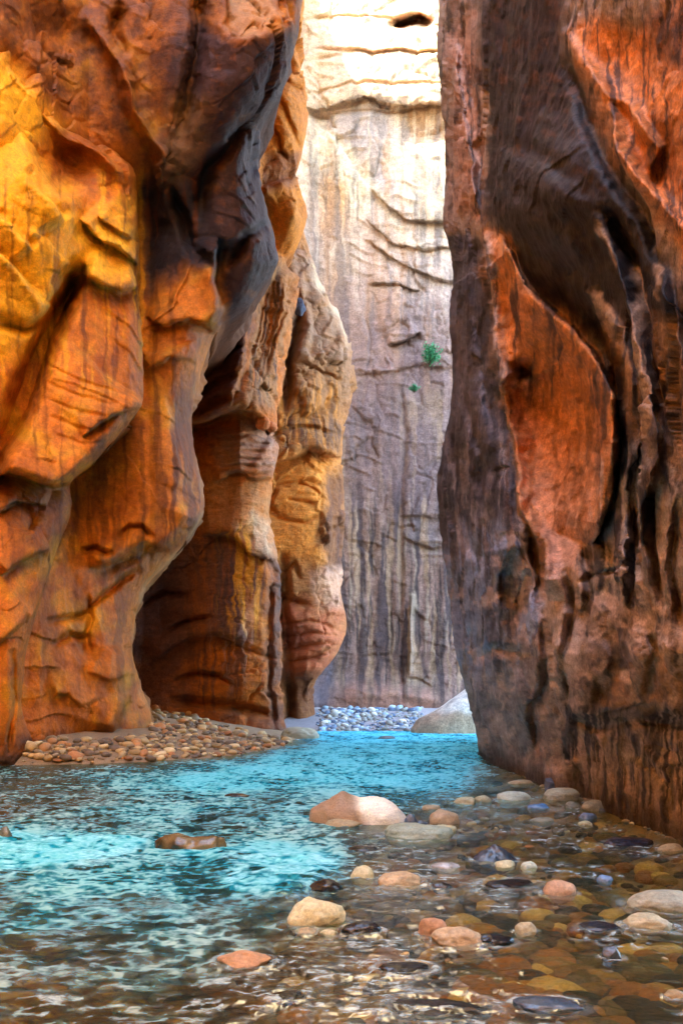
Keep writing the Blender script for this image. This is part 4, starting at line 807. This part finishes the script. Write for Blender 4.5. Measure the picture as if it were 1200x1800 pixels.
    fo = N(nt, 'ShaderNodeBsdfDiffuse'); fc_ = N(nt, 'ShaderNodeMix', data_type='RGBA'); fc_.inputs[6].default_value = (0.50, 0.62, 0.58, 1); fc_.inputs[7].default_value = (0.34, 0.86, 0.95, 1); L.new(A('turq'), fc_.inputs[0]); L.new(fc_.outputs[2], fo.inputs[0])
    n2 = N(nt, 'ShaderNodeTexNoise'); n2.inputs['Scale'].default_value = 2.4; n2.inputs['Detail'].default_value = 6; n2.inputs['Roughness'].default_value = 0.7; L.new(mp.outputs[0], n2.inputs[0])
    mr = N(nt, 'ShaderNodeMapRange'); mr.inputs[1].default_value = 0.38; mr.inputs[2].default_value = 0.62; L.new(n2.outputs['Fac'], mr.inputs[0])
    mm = N(nt, 'ShaderNodeMath', operation='MULTIPLY'); L.new(A('foam_glint'), mm.inputs[0]); L.new(mr.outputs[0], mm.inputs[1]); mm.use_clamp = True
    m3 = N(nt, 'ShaderNodeMixShader'); L.new(mm.outputs[0], m3.inputs[0]); L.new(m2.outputs[0], m3.inputs[1]); L.new(fo.outputs[0], m3.inputs[2])
    L.new(m3.outputs[0], out.inputs[0]); return m
add('river', mesh_from('river', np.stack([X, Y, Z], -1), grid_quads(*X.shape, flip=True), None, water_mat(), dict(deep=deep, turq=np.clip(turq, 0, 1), foam_glint=np.clip(foam_glint, 0, 1), crest=crest)), 'structure', 'clear shallow river with a turquoise current and white riffles')

# ------------------------------------------------------------------ stones
def ico(sub):
    bm = bmesh.new(); bmesh.ops.create_icosphere(bm, subdivisions=sub, radius=1.0)
    V = np.array([v.co[:] for v in bm.verts]); T = np.array([[v.index for v in f.verts] for f in bm.faces]); bm.free(); return V, T
ICO = {k: ico(k) for k in (2, 3, 4, 5)}
def tri_mesh(name, V, T, col, mat):
    me = bpy.data.meshes.new(name); me.vertices.add(len(V)); me.vertices.foreach_set('co', np.asarray(V, np.float32).ravel())
    me.loops.add(T.size); me.loops.foreach_set('vertex_index', T.astype(np.int32).ravel())
    me.polygons.add(len(T)); me.polygons.foreach_set('loop_start', np.arange(0, T.size, 3, dtype=np.int32)); me.polygons.foreach_set('use_smooth', np.ones(len(T), bool)); me.update(calc_edges=True)
    a = me.color_attributes.new('Col', 'FLOAT_COLOR', 'POINT'); c = np.ones((len(V), 4), np.float32); c[:, :3] = col; a.data.foreach_set('color', c.ravel())
    me.materials.append(mat); return me
def stone_mesh(name, ax, col, shape, seed, mat, sub=4):
    V, T = ICO[sub]; V = V.copy(); s = seed*1.37
    if shape == 'pyramid':
        V[:, 2] = np.where(V[:, 2] > 0, V[:, 2]**0.8, V[:, 2]); k = 1 - 0.72*np.clip(V[:, 2], 0, 1); V[:, 0] = V[:, 0]*k*1.15 + 0.05*V[:, 2]; V[:, 1] *= k*1.15
    elif shape == 'angular':
        for i in range(9):
            r_ = np.random.default_rng(seed*31+i); n = r_.normal(size=3); n /= np.linalg.norm(n); dd = V@n; V -= np.clip(dd-0.72, 0, 1)[:, None]*n*0.92
    elif shape == 'flat':
        V = np.sign(V)*np.abs(V)**np.array([0.9, 0.9, 0.75])
    else:
        V = np.sign(V)*np.abs(V)**0.95
        for i in range(3):
            r_ = np.random.default_rng(seed*37+i); n = r_.normal(size=3); n /= np.linalg.norm(n); dd = V@n; V -= np.clip(dd-0.80, 0, 1)[:, None]*n*0.7
    h = 0.30*fbm(V[:, 0]*0.9+s, V[:, 1]*0.9, V[:, 2]*0.9, 3, seed % 23) + 0.07*fbm(V[:, 0]*3+s, V[:, 1]*3, V[:, 2]*3, 3, seed % 19)
    V = V*(1 + h)[:, None]
    r_ = np.random.default_rng(seed); a = r_.uniform(-.25, .25); V = V*np.asarray(ax)
    V = V@np.array([[math.cos(a), -math.sin(a), 0], [math.sin(a), math.cos(a), 0], [0, 0, 1]])
    k = 1 + 0.35*fbm(V[:, 0]*5/ax[0]/2+s, V[:, 1]*5/ax[0]/2, V[:, 2]*5/ax[0]/2, 3, seed % 17)
    return tri_mesh(name, V, T, np.clip(np.asarray(col)[None]*k[:, None], 0.005, 0.85), mat)
def stone_col(col):
    col = np.asarray(col); m = col.mean()
    if col[0] < col[2]*1.05: return np.clip((0.7*col + 0.3*m)*np.array([0.95, 1.0, 0.98]), 0, .8)
    return np.clip((0.55*col + 0.45*m)*np.array([0.93, 1.08, 0.90])*1.1, 0, .8)
def river_stone(i, u, v, w, h, col, wet, shape, label):
    p = on_water(u, v); s = p.y/F; hw = w*s/2; hh = h*s
    hz = max(hh*(0.72 if shape != 'flat' else 0.85), 0.03) if shape != 'pyramid' else hh*0.95
    ry = hw*(0.72 if w < 90 else 0.6)
    me = stone_mesh('stone', (hw*1.06, ry, hz), stone_col(col), shape, 100+i, M_wet if wet else M_stone, 4 if w < 60 else 5)
    return add('river_stone', me, None, label, 'stone', 'stones standing in the stream', None, (p.x, p.y + ry*0.8, hh - hz))
for i, st in enumerate(STONES): river_stone(i, *st)

# the saddle-shaped boulder: two humps with a dip
def saddle():
    V, T = ICO[5]; V = V.copy(); p = on_water(629, 1452); s = p.y/F
    x = V[:, 0]; y = V[:, 1]; z = V[:, 2]
    top = np.interp(x, [-1.05, -0.95, -0.62, -0.30, -0.12, 0.10, 0.30, 0.55, 0.80, 0.96, 1.05], [0.05, 0.42, 0.70, 1.0, 0.86, 0.72, 0.82, 0.80, 0.55, 0.25, 0.05])
    r = np.sqrt(np.clip(1-x*x, 1e-4, 1)); zz = np.where(z > 0, (z/r)**0.75*top, 0.5*z)
    V = np.stack([x*84*s, y*46*s + 0.0*zz, zz*55*s], -1)
    n = V/np.linalg.norm(V, axis=1)[:, None]
    V += n*(0.05*fbm(V[:, 0]*2.2, V[:, 1]*2.2, V[:, 2]*2.2, 4, 3) + 0.03*ridge(V[:, 0]*4, V[:, 1]*4, V[:, 2]*4, 2, 9))[:, None]
    # pale hump on the right, rosy on the left
    t = sst(-6*s, 14*s, V[:, 0] - 30*s*(0.5 - V[:, 2]/(55*s)) + 0.08*fbm(V[:, 0]*3, V[:, 1]*3, V[:, 2]*3, 3, 5))
    c = C(160, 134, 104)[None]*(1-t[:, None]) + C(250, 246, 222)[None]*t[:, None]
    me = tri_mesh('saddle_boulder', V, T, c, M_stone)
    add('boulder', me, None, 'saddle-shaped boulder, rosy left hump and pale right hump, mid stream', 'boulder', None, None, (p.x, p.y + 0.28, 0.0))
saddle()
# low elongated rock on the left with a wet hollow
p = on_water(328, 1497); s = p.y/F
V, T = ICO[5]; V = V.copy(); x, y, z = V.T
top = np.interp(x, [-1, -0.7, -0.35, -0.1, 0.3, 0.7, 0.95, 1.0], [0.4, 0.85, 1.0, 0.8, 0.72, 0.85, 0.7, 0.3]); r = np.sqrt(np.clip(1-x*x, 1e-4, 1))
V = np.stack([x*66*s, y*30*s, np.where(z > 0, (z/r)**0.7*top*27*s, z*14*s)], -1); V += 0.02*(fbm(V[:, 0]*5, V[:, 1]*5, V[:, 2]*5, 4, 7))[:, None]*V/np.linalg.norm(V, axis=1)[:, None]*3
t = sst(-0.1, 0.3, fbm(V[:, 0]*2.5, V[:, 1]*4, V[:, 2]*4, 3, 12) - 0.4*x)
add('river_stone', tri_mesh('low_rock', V, T, C(40, 40, 32)[None]*t[:, None] + C(112, 96, 64)[None]*(1-t[:, None]), M_wet), None, 'low elongated brown rock with a wet hollow parting the left rapids', 'stone', 'stones standing in the stream', None, (p.x, p.y+0.2, 0))

# whale-backed pale boulder under the right cliff, far end
d0 = 1.5*F/(1290-HY); s = d0/F
V, T = ICO[5]; V = V.copy(); x, y, z = V.T
top = np.interp(x, [-1, -0.85, -0.5, 0, 0.4, 0.75, 1], [0.06, 0.24, 0.40, 0.70, 0.98, 1.02, 0.6]); r = np.sqrt(np.clip(1-x*x, 1e-4, 1))
V = np.stack([x*92*s, y*60*s, np.where(z > 0, (z/r)**0.62*top*104*s, z*20*s)], -1); V += (0.06*fbm(V[:, 0]*.8, V[:, 1]*.8, V[:, 2]*.8, 4, 7))[:, None]*V/np.linalg.norm(V, axis=1)[:, None]*2
zz = V[:, 2]/(104*s); t = sst(0.30, 0.45, zz + 0.12*fbm(V[:, 0]*1.2, V[:, 1], V[:, 2]*.3, 3, 15)); st = fbm(V[:, 0]*2.5, V[:, 1]*2.5, V[:, 2]*.2, 3, 25)
c = C(188, 164, 134)[None]*(1-t[:, None]) + C(236, 232, 214)[None]*t[:, None]; c = c*(1 - 0.35*sst(0, .4, st))[:, None]
add('boulder', tri_mesh('whale_boulder', V, T, c, M_far), None, 'big pale whale-backed boulder half hidden behind the right cliff', 'boulder', None, None, ((818-CX)*s, d0 + 60*s*0.9, 0.0))

# cobbles
CM = {}
def cobble_lib(key, cols, n, mats=(M_stone,)):
    CM[key] = [stone_mesh('cobble', (1, random.uniform(.7, .95), random.uniform(.45, .7)), np.asarray(random.choice(cols))*np.array([0.94, 1.05, 0.98])*random.uniform(.75, 1.25), random.choice(['round', 'round', 'angular', 'flat']), 500+len(CM)*50+k, random.choice(mats), 2) for k in range(n)]
cobble_lib('bank', [C(200, 158, 108), C(190, 132, 84), C(206, 176, 132), C(170, 140, 108), C(222, 190, 146), C(140, 116, 92), C(186, 122, 76), C(120, 96, 78)], 26)
cobble_lib('far', [C(200, 206, 214), C(160, 176, 198), C(120, 134, 160), C(210, 200, 190), C(84, 96, 120), C(170, 160, 150)], 16)
cobble_lib('bar', [C(150, 130, 104), C(120, 104, 86), C(172, 150, 120), C(96, 100, 108), C(140, 120, 92)], 14)
cobble_lib('bed', [C(160, 112, 56), C(120, 92, 54), C(84, 74, 52), C(44, 44, 38), C(196, 156, 92), C(36, 40, 38), C(150, 96, 50)], 16)
def place(name, key, x, y, r, label, group, sink=0.3):
    me = random.choice(CM[key]); o = add(name, me, None, label, 'cobble', group, None, (x, y, float(bank_height(np.array([x]), np.array([y]))[0]) + r*(0.55-sink)))
    o.scale = (r, r*random.uniform(.8, 1.1), r*random.uniform(.8, 1.1)); o.rotation_euler = (random.uniform(-.3, .3), random.uniform(-.3, .3), random.uniform(0, 6.28)); return o
# left cobble bank
pts = []; tries = 0
poly = np.array([(40, 1345), (75, 1342), (170, 1341), (290, 1337), (400, 1330), (470, 1318), (508, 1309), (505, 1298), (430, 1285), (350, 1262), (300, 1248), (262, 1248), (265, 1295), (190, 1300), (100, 1300), (45, 1315)], float)
def inside(u, v, P):
    c = False; j = len(P)-1
    for i in range(len(P)):
        if (P[i][1] > v) != (P[j][1] > v) and u < (P[j][0]-P[i][0])*(v-P[i][1])/(P[j][1]-P[i][1]) + P[i][0]: c = not c
        j = i
    return c
def on_ground(u, v):
    """walk the view line until it meets the bank"""
    d = np.arange(15, 60, 0.15); x = (u-CX)/F*d; z = CAMZ + (HY-v)/F*d
    k = np.nonzero(z <= bank_height(x, d))[0]
    return Vector((x[k[0]], d[k[0]], z[k[0]])) if len(k) else None
SMALL = {'bank': [], 'far': [], 'bar': []}
def cname(me):
    c = np.empty(len(me.vertices)*4, np.float32); me.color_attributes['Col'].data.foreach_get('color', c); c = c.reshape(-1, 4).mean(0)
    l = c[:3].mean(); r = c[0]/max(c[2], .01)
    return ('pale ' if l > .36 else 'dark ' if l < .2 else '') + ('orange' if r > 3.4 else 'tan' if r > 1.7 else 'grey' if r > 0.95 else 'blue-grey')
def settle(key, cand, keep, where, group):
    cand.sort(key=lambda c: -c[2]/c[1])
    for i, (x, y, r, u, v) in enumerate(cand):
        if i >= keep: SMALL[key].append((x, y, r)); continue
        o = place('cobble', key, x, y, r, None, group); px = r/y*F
        o['label'] = ('large ' if px > 8.5 else 'small ' if px < 5.5 else '') + cname(o.data) + ' cobble ' + where(u, v)
cand = []
while len(cand) < 330 and tries < 5000:
    tries += 1
    u, v = random.uniform(40, 520), random.uniform(1245, 1346)
    if not inside(u, v, poly): continue
    q = on_ground(u, v)
    if q is None: continue
    rp = random.choice([5, 6, 7, 7, 8, 9, 11]) * (1.0 if u > 250 else 1.25); r = rp*q.y/F
    if any((q.x-c_[0])**2 + (q.y-c_[1])**2 < (0.58*(r+c_[2]))**2 for c_ in cand): continue
    cand.append((q.x, q.y, r, u, v))
settle('bank', cand, 190, lambda u, v: 'on the left bank ' + ("at the water's edge" if v > 1318 else 'under the near orange column' if u < 270 else 'in front of the cavern' if v < 1275 else 'in the middle of the heap'), 'cobbles on the left bank')
# pale blue cobbles on the far bank
cand = []; tries = 0
while len(cand) < 190 and tries < 3000:
    tries += 1
    u, v = random.uniform(560, 738), random.uniform(1243, 1288)
    q = on_ground(u, v)
    if q is None: continue
    r = random.choice([3.5, 4, 4.5, 5, 6, 7, 8])*q.y/F
    if any((q.x-c_[0])**2 + (q.y-c_[1])**2 < (0.55*(r+c_[2]))**2 for c_ in cand): continue
    cand.append((q.x, q.y, r, u, v))
settle('far', cand, 70, lambda u, v: 'on the far bank ' + ('beside the stream' if v > 1274 else 'below the sunlit cliff') + (', left part' if u < 620 else ', right part' if u > 680 else ', middle part'), 'cobbles on the far bank')
# small stones along the foot of the right cliff
cand = []
for k in range(75):
    t = random.random(); u = 900 + 290*t + random.gauss(0, 14); v = 1352 + 118*t**1.05 + random.uniform(2, 26)
    q = on_water(u, v); r = random.choice([3.5, 4.5, 5, 6, 8])*q.y/F
    if q.x < 3.75: cand.append((q.x, q.y, r, u, v))
settle('bar', cand, 40, lambda u, v: 'in the gravel strip along the right cliff foot' + (', far end' if u < 1000 else ', near end' if u > 1100 else ''), 'stones along the right cliff foot')
cand = []; tries = 0
while len(cand) < 46 and tries < 2000:
    tries += 1
    u, v = random.uniform(770, 1130), random.uniform(1395, 1500)
    if len(cand) > 30: u, v = random.uniform(560, 1190), random.uniform(1500, 1740)
    if u > 900 + 2.4*(v - 1345): continue
    q = on_water(u, v); r = random.choice([4, 5, 6, 7, 9, 11])*q.y/F*(0.8 if v > 1500 else 1)
    if any(abs(u-a[0]) < 0.6*a[2]+8 and -a[3]-8 < v-a[1] < 14 for a in STONES) or any((q.x-c_[0])**2 + (q.y-c_[1])**2 < (1.2*(r+c_[2]))**2 for c_ in cand) or (530 < u < 730 and v < 1465): continue
    cand.append((q.x, q.y, r, u, v))
for (x, y, r, u, v) in cand:
    o = place('cobble', random.choice(['bar', 'bar', 'bed', 'bank']), x, y, r, None, 'small stones breaking the shallow water'); o.location.z = random.uniform(-0.25, 0.1)*r; o.scale.z *= 0.9
    near = min(STONES, key=lambda a: math.hypot(u-a[0], 2.5*(v-a[1])))
    o['label'] = cname(o.data) + (' pebble' if r/y*F < 6 else ' stone') + ' breaking the shallow water near the ' + ' '.join(near[7].split()[:5])
for k in range(900):
    u, v = random.uniform(40, 520), random.uniform(1245, 1346)
    if inside(u, v, poly):
        q = on_ground(u, v)
        if q: SMALL['bank'].append((q.x, q.y, random.uniform(1.8, 4.0)*q.y/F))
for k in range(420):
    q = on_ground(random.uniform(556, 742), random.uniform(1243, 1288))
    if q: SMALL['far'].append((q.x, q.y, random.uniform(1.4, 3.2)*q.y/F))
for key, lab in (('bank', 'small orange-tan cobbles filling the left bank'), ('far', 'small blue-grey cobbles filling the far bank'), ('bar', 'small brown gravel along the right cliff foot')):
    bv, bt, bc, off = [], [], [], 0
    arr = np.array(SMALL[key]); zz = bank_height(arr[:, 0], arr[:, 1])
    for (x, y, r), z0 in zip(SMALL[key], zz):
        me = random.choice(CM[key]); T = ICO[2][1]; vv = np.empty(len(me.vertices)*3, np.float32); me.vertices.foreach_get('co', vv); cc = np.empty(len(me.vertices)*4, np.float32); me.color_attributes['Col'].data.foreach_get('color', cc)
        bv.append(vv.reshape(-1, 3)*r + np.array([x, y, z0 + 0.25*r])); bt.append(T + off); bc.append(cc.reshape(-1, 4)[:, :3]); off += len(me.vertices)
    add('small_cobbles', tri_mesh('small_cobbles', np.vstack(bv), np.vstack(bt), np.vstack(bc), M_stone), 'stuff', lab, 'cobbles')
# gravel under the clear water: too many to count
bv, bt, bc, off = [], [], [], 0
cand = [on_water(random.uniform(-50, 1250), 1360 + 480*random.random()**0.8) for k in range(4200)]
candz = bank_height(np.array([q.x for q in cand]), np.array([q.y for q in cand]))
for q, z0 in zip(cand, candz):
    if q.y > 20 or q.x > 3.9: continue
    if z0 > 0.1: continue
    me = random.choice(CM['bed']); V, T = ICO[2]
    r = random.choice([0.03, 0.04, 0.05, 0.06, 0.08, 0.11, 0.15]); vv = np.empty(len(me.vertices)*3, np.float32); me.vertices.foreach_get('co', vv); vv = vv.reshape(-1, 3)*r
    cc = np.empty(len(vv)*4, np.float32); me.color_attributes['Col'].data.foreach_get('color', cc)
    zt = min(z0 + 0.25*r, -0.04 - 0.55*r)
    bv.append(vv + np.array([q.x, q.y, zt])); bt.append(T + off); bc.append(cc.reshape(-1, 4)[:, :3]); off += len(vv)
add('riverbed_gravel', tri_mesh('riverbed_gravel', np.vstack(bv), np.vstack(bt), np.vstack(bc), M_bed), 'stuff', 'brown and golden gravel under the clear shallow water', 'gravel')

# chockstone, perched block
def block(name, u, v, w, h, d, col, shape, seed, label, mat=M_mid):
    s = d/F; me = stone_mesh(name, (w*s/2, w*s/2, h*s/2), col, shape, seed, mat, 4); return add(name, me, None, label, 'rock', None, None, at(u, v, d))
block('chockstone', 527, 543, 24, 34, 41.2, C(74, 78, 92), 'angular', 901, 'blue-grey chockstone wedged in the cleft beside the left pillar')
block('perched_rock', 461, 741, 28, 30, 33.6, C(200, 112, 56), 'angular', 902, 'orange block perched on the ledge under the dark overhang')
block('perched_rock', 477, 751, 20, 20, 34.0, C(206, 124, 70), 'round', 903, 'small rounded orange rock beside the perched block')

# shrubs rooted in the far cliff
def leaf_mat():
    m, nt, b = nodes('shrub_leaf'); L = nt.links
    tc = N(nt, 'ShaderNodeObjectInfo'); gi = N(nt, 'ShaderNodeNewGeometry'); rp = N(nt, 'ShaderNodeValToRGB')
    rp.color_ramp.elements[0].color = (0.012, 0.12, 0.05, 1); rp.color_ramp.elements[1].color = (0.06, 0.30, 0.11, 1)
    L.new(gi.outputs['Random Per Island'], rp.inputs[0]); L.new(rp.outputs[0], b.inputs['Base Color']); b.inputs['Roughness'].default_value = 0.6; return m
M_leaf = leaf_mat(); M_twig, _nt, _b = nodes('twig_bark'); _b.inputs['Base Color'].default_value = (0.08, 0.05, 0.03, 1)
def shrub(u, v, w, h, d, label, seed):
    r_ = random.Random(seed); s = d/F; W, H = w*s/2, h*s
    root = add('shrub', None, None, label, 'shrub', None, None, at(u, v + h/2, d))
    bm = bmesh.new(); bl = bmesh.new()
    for k in range(16):
        tip = Vector((r_.gauss(0, 0.5)*W, r_.uniform(-0.8, 0.3)*W, r_.uniform(.35, 1.0)*H)); pr = Vector((0, 0.4, 0))
        for j in range(1, 5):
            q = tip*(j/4) + Vector((0, 0.4*(1-j/4), 0)) + Vector((r_.gauss(0, .03), r_.gauss(0, .03), 0.06*H*math.sin(j)))
            rad = 0.03*(1-j/5)
            a = [bm.verts.new(pr + Vector((math.cos(t), math.sin(t), 0))*rad*1.2) for t in (0, 2.1, 4.2)]; b = [bm.verts.new(q + Vector((math.cos(t), math.sin(t), 0))*rad) for t in (0, 2.1, 4.2)]
            for i in range(3): bm.faces.new((a[i], a[(i+1) % 3], b[(i+1) % 3], b[i]))
            for i in range(26):
                if j < 2: break
                c = q + Vector((r_.gauss(0, .17)*W, r_.gauss(0, .17)*W, r_.gauss(0, .10)*H)); n = Vector((r_.gauss(0, 1), r_.gauss(0, 1), r_.gauss(0, 1))).normalized(); t = n.orthogonal().normalized(); bt_ = n.cross(t); l = r_.uniform(.08, .17)*W
                bl.faces.new([bl.verts.new(c - t*l), bl.verts.new(c + bt_*l*.45), bl.verts.new(c + t*l), bl.verts.new(c - bt_*l*.45)])
            pr = q
    for nm, b, m in (('stems', bm, M_twig), ('foliage', bl, M_leaf)):
        me = bpy.data.meshes.new(nm); b.to_mesh(me); b.free(); me.materials.append(m); add(nm, me, None, None, None, None, root)
shrub(755, 625, 34, 34, 60.4, 'bright green shrub growing from the pale far cliff', 1)
shrub(728, 682, 15, 10, 60.6, 'tiny green tuft below the shrub on the far cliff', 2)
